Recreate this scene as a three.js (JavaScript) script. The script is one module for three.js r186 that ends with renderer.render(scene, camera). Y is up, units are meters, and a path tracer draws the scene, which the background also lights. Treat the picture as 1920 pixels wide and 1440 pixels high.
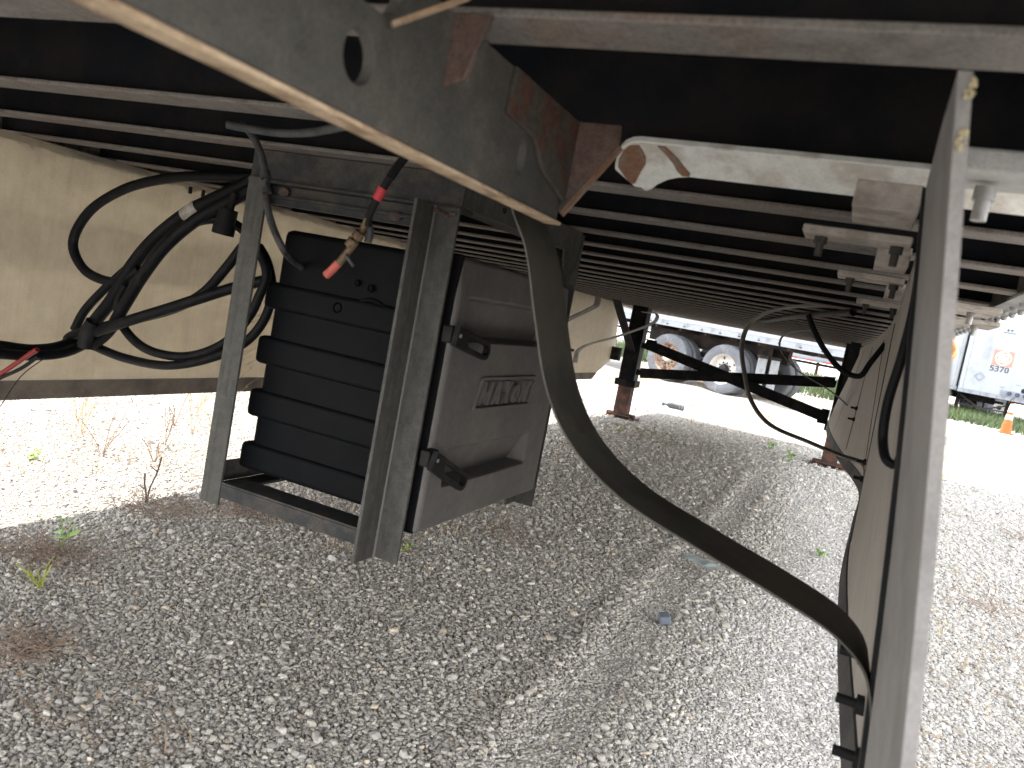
import * as THREE from 'three';
import { mergeGeometries, mergeVertices, toCreasedNormals } from 'three/addons/utils/BufferGeometryUtils.js';
import { RoundedBoxGeometry } from 'three/addons/geometries/RoundedBoxGeometry.js';
import { TextGeometry } from 'three/addons/geometries/TextGeometry.js';
import { FontLoader } from 'three/addons/loaders/FontLoader.js';

// ---------------------------------------------------------------- camera, sky, sun, exposure
// World: y up, metres, origin on the gravel under the trailer's centre line; the trailer points to -z.
const scene = new THREE.Scene();
const camera = new THREE.PerspectiveCamera(51.28, 4 / 3, 0.02, 900);
camera.position.set(0.96, 0.83, 0);
camera.up.set(-0.21029, 0.97749, -0.01717);
camera.lookAt(0.96 - 0.38034, 0.83 - 0.09797, -0.91964);
camera.focus = 2.6;
camera.userData.fStop = 9;
scene.add(camera);

const SUN = new THREE.Vector3(-0.4, 0.9, -0.06).normalize();
{
  const w = 256, h = 128, d = new Float32Array(w * h * 4);
  for (let j = 0; j < h; j++) for (let i = 0; i < w; i++) {
    const el = Math.max(0, Math.sin((j + 0.5) / h * Math.PI - Math.PI / 2));
    const k = Math.pow(1 - el, 2.6), o = (j * w + i) * 4;
    d[o] = 0.54 + 1.16 * k; d[o + 1] = 0.59 + 1.11 * k; d[o + 2] = 0.68 + 1.02 * k; d[o + 3] = 1;
    if (j < h / 2) { d[o] = 0.5; d[o + 1] = 0.48; d[o + 2] = 0.45; }
  }
  const t = new THREE.DataTexture(d, w, h, THREE.RGBAFormat, THREE.FloatType);
  t.mapping = THREE.EquirectangularReflectionMapping; t.magFilter = t.minFilter = THREE.LinearFilter; t.needsUpdate = true;
  scene.background = t; scene.environment = t;
}
const sun = new THREE.DirectionalLight(new THREE.Color(1, 0.95, 0.88), 2.0);
sun.position.copy(SUN).multiplyScalar(60); sun.castShadow = true; sun.shadow.radius = 3;
sun.shadow.mapSize.set(4096, 4096);
Object.assign(sun.shadow.camera, { left: -45, right: 45, top: 45, bottom: -45, near: 1, far: 160 });
scene.add(sun, sun.target);
const renderer = new THREE.WebGLRenderer({ antialias: true });
renderer.toneMapping = THREE.LinearToneMapping;
renderer.toneMappingExposure = 6.1;
renderer.shadowMap.enabled = true;

// ---------------------------------------------------------------- helpers
let seed = 20231;
function rnd() { seed |= 0; seed = seed + 0x6D2B79F5 | 0; let t = Math.imul(seed ^ seed >>> 15, 1 | seed); t = t + Math.imul(t ^ t >>> 7, 61 | t) ^ t; return ((t ^ t >>> 14) >>> 0) / 4294967296; }
const rr = (a, b) => a + (b - a) * rnd();
const V = (a) => new THREE.Vector3(a[0], a[1], a[2]);
const clamp = (x, a = 0, b = 1) => Math.min(b, Math.max(a, x));
const sm = (a, b, x) => { const t = clamp((x - a) / (b - a)); return t * t * (3 - 2 * t); };
const mix = (a, b, t) => a + (b - a) * t;
function hash(x, y, s) { let h = Math.imul(x, 374761393) + Math.imul(y, 668265263) + Math.imul(s, 974711) | 0; h = Math.imul(h ^ h >>> 13, 1274126177); return ((h ^ h >>> 16) >>> 0) / 4294967296; }
function vnoise(x, y, s, per) {          // value noise, tiling with period per cells
  const xi = Math.floor(x), yi = Math.floor(y), fx = x - xi, fy = y - yi, m = (a) => per ? ((a % per) + per) % per : a;
  const u = fx * fx * (3 - 2 * fx), v = fy * fy * (3 - 2 * fy);
  return mix(mix(hash(m(xi), m(yi), s), hash(m(xi + 1), m(yi), s), u), mix(hash(m(xi), m(yi + 1), s), hash(m(xi + 1), m(yi + 1), s), u), v);
}
function fbm(x, y, s, per, oct = 5) { let a = 0, w = 0.5, n = 0; for (let i = 0; i < oct; i++) { a += w * vnoise(x, y, s + i, per); n += w; x *= 2; y *= 2; if (per) per *= 2; w *= 0.55; } return a / n; }
const enc = (v) => { v = clamp(v); return 255 * (v <= 0.0031308 ? v * 12.92 : 1.055 * Math.pow(v, 1 / 2.4) - 0.055); };
function tex(n, size, fn, srgb = true) {   // fn(u,v) -> [r,g,b] linear; tile covers `size` metres
  const d = new Uint8Array(n * n * 4);
  for (let j = 0; j < n; j++) for (let i = 0; i < n; i++) {
    const c = fn(i / n, j / n), o = (j * n + i) * 4;
    for (let k = 0; k < 3; k++) d[o + k] = srgb ? enc(c[k]) : 255 * clamp(c[k]);
    d[o + 3] = 255;
  }
  const t = new THREE.DataTexture(d, n, n); t.wrapS = t.wrapT = THREE.RepeatWrapping; t.magFilter = THREE.LinearFilter; t.minFilter = THREE.LinearMipmapLinearFilter; t.generateMipmaps = true;
  if (srgb) t.colorSpace = THREE.SRGBColorSpace;
  t.repeat.set(1 / size, 1 / size); t.needsUpdate = true; return t;
}
// a surface: blends base colour c1 with dust/rust c2 by layered noise, with fine grain; st stretches the noise into streaks
function surf({ c1, c2 = c1, lo = 0.45, hi = 0.7, size = 0.5, f = 5, st = 1, grain = 0.14, rough = 0.8, metal = 0, bump = 0, s = 1, n = 512, spec = 0.6, extra = {} }) {
  const m = (u, v) => sm(lo, hi, fbm(u * f * st, v * f, s, st === 1 ? f : f * st, 6));
  const map = tex(n, size, (u, v) => {
    const k = m(u, v), g = 1 + grain * (2 * vnoise(u * n / 2, v * n / 2, s + 50, n / 2) - 1) + grain * 1.2 * (2 * fbm(u * 24, v * 24, s + 60, 24, 3) - 1);
    return [0, 1, 2].map((i) => mix(c1[i], c2[i], k) * g);
  });
  const o = { map, roughness: rough, metalness: metal, ...extra };
  if (bump) { o.bumpMap = tex(256, size, (u, v) => { const a = 0.6 * m(u, v) + 0.4 * vnoise(u * 128, v * 128, s + 70, 128); return [a, a, a]; }, false); o.bumpScale = bump; }
  if (spec < 1 || extra.transmission) { o.specularIntensity = spec; return new THREE.MeshPhysicalMaterial(o); }
  return new THREE.MeshStandardMaterial(o);
}
const flat = (c, rough = 0.8, o = {}) => new THREE.MeshStandardMaterial({ color: new THREE.Color().setRGB(...c), roughness: rough, ...o });

function prep(g) {                        // non-indexed, position/normal/uv only; uv = metres by the face's main axis
  let q = g.index ? g.toNonIndexed() : g;
  if (!q.attributes.normal) q.computeVertexNormals();
  const p = q.attributes.position, n = p.count, uv = new Float32Array(n * 2), a = new THREE.Vector3(), b = new THREE.Vector3(), c = new THREE.Vector3();
  for (let i = 0; i < n; i += 3) {
    a.fromBufferAttribute(p, i); b.fromBufferAttribute(p, i + 1); c.fromBufferAttribute(p, i + 2);
    const nx = b.clone().sub(a).cross(c.clone().sub(a)), ax = Math.abs(nx.x), ay = Math.abs(nx.y), az = Math.abs(nx.z);
    [a, b, c].forEach((v, k) => { const o = (i + k) * 2; if (ay >= ax && ay >= az) { uv[o] = v.x; uv[o + 1] = v.z; } else if (ax >= az) { uv[o] = v.z; uv[o + 1] = v.y; } else { uv[o] = v.x; uv[o + 1] = v.y; } });
  }
  const r = new THREE.BufferGeometry();
  r.setAttribute('position', p); r.setAttribute('normal', q.attributes.normal); r.setAttribute('uv', new THREE.BufferAttribute(uv, 2));
  return r;
}
const used = {};
function numbered(n) { used[n] = (used[n] ?? -1) + 1; return used[n] ? `${n}_${String(used[n]).padStart(3, '0')}` : n; }
function obj(name, geos, m, parent = scene) {
  const list = (Array.isArray(geos) ? geos : [geos]).map(prep);
  const o = new THREE.Mesh(list.length > 1 ? mergeGeometries(list) : list[0], m);
  o.name = parent === scene ? numbered(name) : name; o.castShadow = o.receiveShadow = true; parent.add(o); return o;
}
function tag(o, label, category, group) { o.userData.label = label; o.userData.category = category; if (group) o.userData.group = group; return o; }
function thing(name, label, category, pos = [0, 0, 0], turn = 0, group) { const o = new THREE.Group(); o.name = numbered(name); o.position.set(...pos); o.rotation.y = turn; scene.add(o); return tag(o, label, category, group); }
function struct(o) { o.userData.kind = 'structure'; return o; }
const part = (name, parent) => { const g = new THREE.Group(); g.name = name; parent.add(g); return g; };

const box = (x0, x1, y0, y1, z0, z1, r = 0) => { const w = x1 - x0, h = y1 - y0, d = z1 - z0; const g = r ? new RoundedBoxGeometry(w, h, d, 1, Math.min(r, w / 2.01, h / 2.01, d / 2.01)) : new THREE.BoxGeometry(w, h, d); return g.translate((x0 + x1) / 2, (y0 + y1) / 2, (z0 + z1) / 2); };
function beam(p, q, w, h, up = new THREE.Vector3(0, 1, 0), r = 0) {     // a bar of section w (sideways) x h (along up) from p to q
  const a = V(p), b = V(q), d = b.clone().sub(a), L = d.length(); d.normalize();
  const s = up.clone().cross(d).normalize(), u = d.clone().cross(s).normalize();
  const g = r ? new RoundedBoxGeometry(w, h, L, 1, r) : new THREE.BoxGeometry(w, h, L);
  return g.applyMatrix4(new THREE.Matrix4().makeBasis(s, u, d).setPosition(a.add(b).multiplyScalar(0.5)));
}
const rod = (p, q, r0, r1 = r0, seg = 10) => { const a = V(p), b = V(q), d = b.clone().sub(a); return new THREE.CylinderGeometry(r1, r0, d.length(), seg).applyQuaternion(new THREE.Quaternion().setFromUnitVectors(new THREE.Vector3(0, 1, 0), d.clone().normalize())).translate((a.x + b.x) / 2, (a.y + b.y) / 2, (a.z + b.z) / 2); };
const curve = (pts) => new THREE.CatmullRomCurve3(pts.map(V), false, 'centripetal');
const tube = (pts, r, seg = 48, rad = 9, closed = false) => new THREE.TubeGeometry(new THREE.CatmullRomCurve3(pts.map(V), closed, 'centripetal'), seg, r, rad, closed);
function strip(pts, wdir, w, t, seg = 60) {        // flat strap: centre line pts, width w along wdir, thickness t
  const c = curve(pts), W = V(wdir).normalize(), P = [], N = seg + 1;
  for (let i = 0; i < N; i++) { const p = c.getPointAt(i / seg), d = c.getTangentAt(i / seg), n = W.clone().cross(d).normalize(); for (const [a, b] of [[-1, -1], [1, -1], [1, 1], [-1, 1]]) P.push(p.clone().addScaledVector(W, a * w / 2).addScaledVector(n, b * t / 2)); }
  const idx = [];
  for (let i = 0; i < seg; i++) for (let k = 0; k < 4; k++) { const a = i * 4 + k, b = i * 4 + (k + 1) % 4; idx.push(a, b, b + 4, a, b + 4, a + 4); }
  idx.push(0, 2, 1, 0, 3, 2); const e = seg * 4; idx.push(e, e + 1, e + 2, e, e + 2, e + 3);
  const g = new THREE.BufferGeometry(); g.setAttribute('position', new THREE.Float32BufferAttribute(P.flatMap((p) => [p.x, p.y, p.z]), 3)); g.setIndex(idx);
  return toCreasedNormals(g, 0.6);
}
function plateZY(pts, x, t, holes = [], bevel = 0.0008) {   // plate in a plane x = const from (z, y) points
  const s = new THREE.Shape(pts.map(([z, y]) => new THREE.Vector2(z, y)));
  for (const [z, y, a, b] of holes) { const h = new THREE.Path(); h.absellipse(z, y, a, b, 0, Math.PI * 2, true); s.holes.push(h); }
  const g = new THREE.ExtrudeGeometry(s, { depth: t, bevelEnabled: bevel > 0, bevelSize: bevel, bevelThickness: bevel, bevelSegments: 1, curveSegments: 20 });
  return g.applyMatrix4(new THREE.Matrix4().makeBasis(new THREE.Vector3(0, 0, 1), new THREE.Vector3(0, 1, 0), new THREE.Vector3(-1, 0, 0)).setPosition(x + t / 2, 0, 0));
}
function plateXY(pts, z, t, bevel = 0.0008) {
  return new THREE.ExtrudeGeometry(new THREE.Shape(pts.map(([x, y]) => new THREE.Vector2(x, y))), { depth: t, bevelEnabled: bevel > 0, bevelSize: bevel, bevelThickness: bevel, bevelSegments: 1, curveSegments: 16 }).translate(0, 0, z - t / 2);
}
const hexBolt = (p, dir, r, h) => { const a = V(p), d = V(dir).normalize(); return rod(p, a.clone().addScaledVector(d, h).toArray(), r, r, 6); };
const lathe = (pts, seg = 40) => new THREE.LatheGeometry(pts.map(([r, y]) => new THREE.Vector2(r, y)), seg);

// ---------------------------------------------------------------- materials (linear base colours, some with lens haze painted in)
const M = {
  blackSteel: surf({ c1: [0.006, 0.0075, 0.0105], c2: [0.014, 0.012, 0.012], s: 11, size: 0.6, rough: 0.85, bump: 0.0006, spec: 0.3 }),  // blue cast imitates lens haze, painted into the black
  flange: surf({ c1: [0.174, 0.1584, 0.144], c2: [0.18, 0.144, 0.12], lo: 0.5, hi: 0.75, s: 21, size: 0.45, rough: 0.9, grain: 0.22, bump: 0.0008, spec: 0.4 }),
  railWeb: surf({ c1: [0.07, 0.0675, 0.06], c2: [0.105, 0.096, 0.08], s: 31, size: 0.35, f: 4, rough: 0.85, grain: 0.18, bump: 0.0005, spec: 0.4 }),
  railEdge: surf({ c1: [0.4688, 0.3562, 0.2438], c2: [0.2625, 0.1781, 0.1125], s: 41, size: 0.2, rough: 0.95, grain: 0.2, bump: 0.0008, spec: 0.3 }),
  rust: surf({ c1: [0.126, 0.084, 0.0696], c2: [0.072, 0.06, 0.0552], lo: 0.4, hi: 0.65, s: 51, size: 0.18, rough: 0.95, grain: 0.3, bump: 0.0008, spec: 0.3 }),
  rustPaint: surf({ c1: [0.36, 0.36, 0.35], c2: [0.3, 0.14, 0.075], lo: 0.56, hi: 0.66, s: 61, size: 0.28, f: 3, rough: 0.85, grain: 0.12, bump: 0.0006 }),
  rustThin: surf({ c1: [0.075, 0.068, 0.056], c2: [0.095, 0.052, 0.04], lo: 0.45, hi: 0.6, s: 55, size: 0.12, rough: 0.95, grain: 0.25, bump: 0.0006, spec: 0.3 }),
  orangeRust: surf({ c1: [0.22, 0.12, 0.078], c2: [0.22, 0.17, 0.135], s: 66, size: 0.06, lo: 0.4, hi: 0.75, rough: 0.95, grain: 0.2, spec: 0.3 }),
  whitePaint: surf({ c1: [0.702, 0.702, 0.6615], c2: [0.54, 0.4995, 0.4455], s: 67, size: 0.2, rough: 0.8, grain: 0.12 }),
  post: surf({ c1: [0.085, 0.083, 0.074], c2: [0.068, 0.067, 0.061], lo: 0.35, hi: 0.7, s: 71, size: 0.3, f: 3, st: 14, rough: 0.75, grain: 0.2, bump: 0.0004, spec: 0.4 }),
  darkSteel: surf({ c1: [0.03887, 0.04036, 0.04036], c2: [0.06728, 0.0598, 0.05232], s: 81, size: 0.3, rough: 0.8, grain: 0.22, bump: 0.0006, spec: 0.4 }),
  tub: surf({ c1: [0.0018, 0.0023, 0.0032], c2: [0.0034, 0.0036, 0.004], s: 91, size: 0.5, rough: 0.7, grain: 0.2, bump: 0.0004, spec: 0.28 }),  // bluish part of this black is painted-in haze
  cover: surf({ c1: [0.135, 0.127, 0.119], c2: [0.16, 0.15, 0.139], s: 101, size: 0.3, f: 4, rough: 0.6, grain: 0.12, bump: 0.0007, spec: 0.5 }),
  rubber: surf({ c1: [0.009, 0.009, 0.0095], c2: [0.02, 0.019, 0.018], s: 111, size: 0.2, rough: 0.7, grain: 0.2, spec: 0.4 }),
  strut: surf({ c1: [0.094, 0.088, 0.073], c2: [0.07, 0.067, 0.059], s: 121, size: 0.25, f: 4, rough: 0.65, grain: 0.12, bump: 0.0004, spec: 0.4 }),
  strutPale: surf({ c1: [0.224, 0.21, 0.189], c2: [0.154, 0.14, 0.126], s: 125, size: 0.3, rough: 0.7, grain: 0.12 }),
  skirtLeft: surf({ c1: [0.46, 0.415, 0.34], c2: [0.44, 0.392, 0.317], s: 131, size: 0.8, f: 3, st: 30, rough: 0.75, grain: 0.08, n: 1024, lo: 0.42, hi: 0.75, extra: { transmission: 0.5, thickness: 0 } }),
  skirtRight: surf({ c1: [0.3696, 0.336, 0.294], c2: [0.3276, 0.2974, 0.2604], s: 141, size: 0.8, f: 3, st: 24, rough: 0.7, grain: 0.08, n: 1024, lo: 0.42, hi: 0.75 }),
  skirtBand: surf({ c1: [0.156, 0.13, 0.104], c2: [0.104, 0.0884, 0.0754], s: 151, size: 0.5, rough: 0.85, grain: 0.14 }),
  skirtEdge: surf({ c1: [0.2481, 0.2352, 0.2242], c2: [0.2021, 0.1911, 0.1837], s: 145, size: 0.4, f: 4, rough: 0.7, grain: 0.12, bump: 0.0004 }),
  skirtBandR: surf({ c1: [0.0783, 0.07482, 0.07308], c2: [0.05568, 0.05394, 0.0522], s: 155, size: 0.5, rough: 0.8, grain: 0.14, spec: 0.4 }),
  galv: surf({ c1: [0.27, 0.27, 0.265], c2: [0.18, 0.16, 0.15], s: 161, size: 0.2, rough: 0.5, metal: 0.4, grain: 0.12 }),
  pale: surf({ c1: [0.42, 0.38, 0.34], c2: [0.3, 0.265, 0.23], s: 171, size: 0.15, rough: 0.9, grain: 0.15 }),
  wood: surf({ c1: [0.01, 0.011, 0.014], c2: [0.02, 0.018, 0.018], s: 181, size: 1, st: 10, f: 2, rough: 0.95, grain: 0.25, spec: 0.2 }),  // blue tint stands in for haze over the dark floor boards
  legDark: surf({ c1: [0.006, 0.0065, 0.008], c2: [0.016, 0.015, 0.0145], s: 191, size: 0.4, rough: 0.8, grain: 0.2, spec: 0.3 }),
  legRust: surf({ c1: [0.085, 0.042, 0.03], c2: [0.04, 0.028, 0.024], s: 201, size: 0.25, rough: 0.9, grain: 0.25, lo: 0.4, hi: 0.7, spec: 0.3 }),
  cableBlack: surf({ c1: [0.0042, 0.00455, 0.0056], c2: [0.0098, 0.00945, 0.0098], s: 211, size: 0.15, rough: 0.6, grain: 0.15, spec: 0.4 }),
  hoseGrey: surf({ c1: [0.06, 0.06, 0.06], c2: [0.035, 0.035, 0.035], s: 215, size: 0.12, rough: 0.7, grain: 0.15 }),
  redCable: flat([0.2, 0.012, 0.012], 0.5), redTape: flat([0.5, 0.035, 0.05], 0.6), redCap: flat([0.42, 0.09, 0.065], 0.6),
  brass: surf({ c1: [0.15, 0.105, 0.065], c2: [0.08, 0.05, 0.03], s: 221, size: 0.06, rough: 0.6, metal: 0.5, grain: 0.2 }),
  whiteVan: surf({ c1: [0.27, 0.285, 0.3], c2: [0.22, 0.235, 0.25], lo: 0.55, hi: 0.85, s: 231, size: 3, rough: 0.5, grain: 0.04 }),
  greyVan: surf({ c1: [0.2, 0.22, 0.26], c2: [0.15, 0.17, 0.2], s: 235, size: 2, rough: 0.6, grain: 0.05 }),
  alu: surf({ c1: [0.2, 0.215, 0.235], c2: [0.15, 0.16, 0.175], s: 241, size: 0.6, rough: 0.45, metal: 0.3, grain: 0.1 }),
  tyre: surf({ c1: [0.1, 0.104, 0.114], c2: [0.16, 0.16, 0.168], s: 251, size: 0.5, rough: 0.85, grain: 0.15 }),
  rimWhite: surf({ c1: [0.45, 0.43, 0.4], c2: [0.33, 0.28, 0.22], lo: 0.55, hi: 0.8, s: 261, size: 0.4, rough: 0.6, grain: 0.1 }),
  rimRust: surf({ c1: [0.2, 0.11, 0.07], c2: [0.3, 0.25, 0.2], lo: 0.45, hi: 0.65, s: 265, size: 0.25, rough: 0.85, grain: 0.2 }),
  farDark: surf({ c1: [0.02, 0.018, 0.018], c2: [0.04, 0.03, 0.026], s: 271, size: 0.8, rough: 0.9, grain: 0.2, spec: 0.3 }),
  red: flat([0.55, 0.03, 0.03], 0.5), white: flat([0.8, 0.8, 0.8], 0.5), ink: flat([0.04, 0.045, 0.06], 0.7), amber: new THREE.MeshPhysicalMaterial({ color: new THREE.Color().setRGB(0.7, 0.22, 0.01), roughness: 0.3, clearcoat: 0.6 }),
  beadGrey: flat([0.17, 0.165, 0.15], 0.85),
  foam: flat([0.42, 0.36, 0.22], 0.95),
  orange: surf({ c1: [0.51, 0.096, 0.018], c2: [0.42, 0.078, 0.018], s: 281, size: 0.4, rough: 0.6, grain: 0.08 }),
};
const font = await new FontLoader().loadAsync('fonts/droid/droid_sans_bold.typeface.json');
const text = (s, size, depth, bevel = 0) => { const g = new TextGeometry(s, { font, size, depth, curveSegments: 6, bevelEnabled: bevel > 0, bevelSize: bevel, bevelThickness: bevel, bevelSegments: 2 }); g.computeBoundingBox(); const b = g.boundingBox; return g.translate(-(b.min.x + b.max.x) / 2, -(b.min.y + b.max.y) / 2, 0); };

// ---------------------------------------------------------------- the ground
function drop(z) { return -z > 7 ? -0.22 * (1 - Math.exp((z + 7) / 12)) : 0; }
function wob(x, z) { return x + 0.018 * (fbm(z * 1.3 + 9, 3.3, 5, 0, 3) - 0.5) + 0.012 * (vnoise(z * 9, 2, 8) - 0.5); }
const near = (z) => sm(-6.5, -4.5, z);
function zone(x, z) {                                   // 1 deep coarse gravel ... 0.3 packed fines in the wheel tracks
  const w = wob(x, z);
  let c = 1 - 0.55 * sm(0.475, 0.53, w) + 0.5 * sm(0.6, 0.65, w) - 0.45 * sm(0.76, 0.82, w) + 0.3 * sm(1.02, 1.2, w);
  return mix(0.8, c, near(z));
}
const bump1 = (x, c, s) => Math.exp(-((x - c) ** 2) / (2 * s * s));
function height(x, z) {
  const w = wob(x, z), n = near(z);
  let h = drop(z) + 0.03 * (fbm(x * 0.9 + 40, z * 0.9 + 40, 3, 0, 3) - 0.5) + 0.012 * (fbm(x * 5 + 40, z * 5 + 40, 4, 0, 3) - 0.5);
  h += n * (0.008 * bump1(w, 0.468, 0.03) - 0.004 * bump1(w, 0.42, 0.03) - 0.002 * bump1(w, 0.56, 0.06) + 0.003 * bump1(w, 0.67, 0.05) - 0.006 * bump1(w, 0.9, 0.1));
  if (z < -9) h += 0.02 * Math.sin((x * 0.9 + z * 0.42) * 5) * sm(-9, -12, z) * sm(-60, -30, z);
  return h;
}
// stones of a fine gravel, one square metre: colour and relief from the same cells
function cells(n, per, s) {
  const hgt = new Float32Array(n * n), id = new Float32Array(n * n);
  for (let j = 0; j < n; j++) for (let i = 0; i < n; i++) {
    const x = i / n * per, y = j / n * per, xi = Math.floor(x), yi = Math.floor(y); let f1 = 9, f2 = 9, k = 0;
    for (let b = -1; b <= 1; b++) for (let a = -1; a <= 1; a++) {
      const cx = ((xi + a) % per + per) % per, cy = ((yi + b) % per + per) % per;
      const dx = xi + a + hash(cx, cy, s) - x, dy = yi + b + hash(cx, cy, s + 1) - y, d = Math.sqrt(dx * dx + dy * dy) * (0.75 + 0.5 * hash(cx, cy, s + 3));
      if (d < f1) { f2 = f1; f1 = d; k = hash(cx, cy, s + 2); } else if (d < f2) f2 = d;
    }
    hgt[j * n + i] = sm(0, 0.45, f2 - f1) * (0.55 + 0.45 * k); id[j * n + i] = k;
  }
  return (u, v) => { const i = Math.floor(u * n) % n, j = Math.floor(v * n) % n; return [hgt[j * n + i], id[j * n + i]]; };
}
{
  const A = cells(1024, 64, 300), B = cells(1024, 150, 400);
  const g = (u, v) => { const [h, k] = A(u, v), [h2, k2] = B(u, v), big = k > 0.42; return big ? [0.25 + 0.75 * h, k] : [0.25 * h2, k2]; };
  const map = tex(1024, 1.0, (u, v) => { const [h, k] = g(u, v), t = 0.34 + 0.24 * ((k * 7.3) % 1), w = (k * 13.7) % 1; const d = 0.45 + 0.55 * sm(0.02, 0.3, h); return [t * 1.05 * d, t * (0.98 - 0.02 * w) * d, t * (0.9 - 0.08 * w) * d]; });
  const bm = tex(1024, 1.0, (u, v) => { const h = g(u, v)[0]; return [h, h, h]; }, false);
  const mat = new THREE.MeshStandardMaterial({ map, bumpMap: bm, bumpScale: 0.012, roughness: 0.95, vertexColors: true });
  const xs = [-400, -250, -150, -90, -60, -40, -28, -20, -15, -11, -8.5, -6.5, -5.2, -4.3, -3.7], zs = [60, 30, 15, 8, 4, 2, 1, 0.4, 0, -0.3];
  for (let x = -3.2; x < 3; x += 0.03) xs.push(x);
  xs.push(3.05, 3.6, 4.3, 5.2, 6.5, 8.5, 11, 15, 20, 28, 40, 60, 90, 150, 250, 400);
  for (let z = -0.5; z > -6.6; z -= 0.03) zs.push(z);
  for (let z = -6.65, d = 0.06; z > -60; z -= d, d *= 1.06) zs.push(z);
  zs.push(-64, -80, -110, -160, -250, -400, -650);
  const P = [], C = [], U = [], I = [], nx = xs.length;
  zs.forEach((z, j) => xs.forEach((x, i) => {
    P.push(x, height(x, z), z); U.push(x, z);
    const dry = sm(0.5, 0.68, fbm(x * 0.55 + 7, z * 0.9 + 70, 77, 0, 4)) * sm(-7, -9, z) * sm(-60, -30, z) * 0.8, q = 0.92 + 0.16 * fbm(x * 2 + 20, z * 2 + 20, 78, 0, 3), fine = 1 - sm(0.45, 0.8, zone(x, z));
    const t = 1 + 0.3 * fine;
    C.push(q * t * mix(1, 0.95, dry), q * t * mix(1, 0.7, dry), q * t * mix(1, 0.36, dry));
    if (i && j) { const a = (j - 1) * nx + i - 1, b = a + 1, c = a + nx, d = c + 1; I.push(a, b, c, b, d, c); }
  }));
  const geo = new THREE.BufferGeometry(); geo.setAttribute('position', new THREE.Float32BufferAttribute(P, 3)); geo.setAttribute('color', new THREE.Float32BufferAttribute(C, 3)); geo.setAttribute('uv', new THREE.Float32BufferAttribute(U, 2)); geo.setIndex(I); geo.computeVertexNormals();
  const o = new THREE.Mesh(geo, mat); o.name = 'gravel_ground'; o.receiveShadow = true; struct(o); scene.add(o);
}
// loose stones lying on it
{
  const gravel = new THREE.Group(); gravel.name = 'gravel'; scene.add(gravel); gravel.userData.kind = 'stuff';
  tag(gravel, 'loose grey crushed gravel stones spread under and around the trailer', 'gravel');
  const smat = new THREE.MeshStandardMaterial({ roughness: 0.92, map: tex(256, 0.6, (u, v) => { const a = 0.84 + 0.3 * (fbm(u * 12, v * 12, 9, 12, 4) - 0.5); return [a, a, a]; }) });
  const protos = [];
  for (let k = 0; k < 6; k++) {
    const g = mergeVertices(new THREE.IcosahedronGeometry(1, 2).deleteAttribute('uv').deleteAttribute('normal'), 1e-4), p = g.attributes.position, v = new THREE.Vector3(), cut = [];
    for (let c = 0; c < 9; c++) cut.push([new THREE.Vector3(rr(-1, 1), rr(-1, 1), rr(-1, 1)).normalize(), rr(0.52, 0.85)]);
    for (let i = 0; i < p.count; i++) { v.fromBufferAttribute(p, i); for (const [n, d] of cut) { const e = v.dot(n) - d; if (e > 0) v.addScaledVector(n, -e * 0.92); } v.y *= rr(0.97, 1.03); p.setXYZ(i, v.x * 1.12, v.y * 0.86, v.z); }
    const h = toCreasedNormals(g, 0.55), uv = new Float32Array(h.attributes.position.count * 2); for (let i = 0; i < uv.length; i++) uv[i] = h.attributes.position.array[(i >> 1) * 3 + (i & 1) * 2] * 0.3; h.setAttribute('uv', new THREE.BufferAttribute(uv, 2)); protos.push(h);
  }
  const lists = protos.map(() => []);
  let zc = -0.55;
  while (zc > -8.4) {
    const d = -zc, sp = 0.0062 + 0.00165 * Math.max(0, d - 0.9);
    for (let x = 0.96 - 1.62 * d - 0.3; x < 0.96 + 0.27 * d + 0.35; x += sp) {
      const px = x + rr(-0.5, 0.5) * sp, pz = zc + rr(-0.5, 0.5) * sp, c = zone(px, pz), u = rnd();
      let r = sp * 0.56 * Math.exp(rr(-0.55, 0.45)) * (rnd() < 0.05 ? 1.7 : 1);
      if (c < 0.7) { if (u > c * 0.8) { r *= rr(0.3, 0.55); if (rnd() < 0.2) continue; } else r *= 0.8; }
      
      lists[Math.floor(rnd() * 6)].push([px, pz, r]);
      if (c > 0.75 && rnd() < 0.35) lists[Math.floor(rnd() * 6)].push([px + rr(-1, 1) * sp, pz + rr(-1, 1) * sp, r * rr(0.5, 1.15), 1]);
    }
    zc -= sp;
  }
  const m4 = new THREE.Matrix4(), q = new THREE.Quaternion(), e = new THREE.Euler(), col = new THREE.Color(), S = new THREE.Vector3();
  lists.forEach((L, k) => {
    const im = new THREE.InstancedMesh(protos[k], smat, L.length); im.name = 'stones'; im.userData.kind = 'stuff'; im.castShadow = im.receiveShadow = true;
    L.forEach(([x, z, r, up], i) => {
      e.set(rr(-0.5, 0.5), rr(0, 6.28), rr(-0.5, 0.5)); q.setFromEuler(e); S.set(r * rr(0.8, 1.35), r * rr(0.6, 0.95), r * rr(0.8, 1.1));
      im.setMatrixAt(i, m4.compose(new THREE.Vector3(x, height(x, z) + r * (up ? rr(0.3, 0.8) : rr(-0.15, 0.25)), z), q, S));
      const t = 0.46 * Math.exp(rr(-0.26, 0.22)) * (rnd() < 0.03 ? 1.5 : 1), w = rnd(); const tan = rnd() < 0.025;
      im.setColorAt(i, col.setRGB(t * (tan ? 1.2 : 1.04), t * (tan ? 1 : 0.975 - 0.02 * w), t * (tan ? 0.75 : 0.9 - 0.09 * w)));
    });
    gravel.add(im);
  });
}

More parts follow.
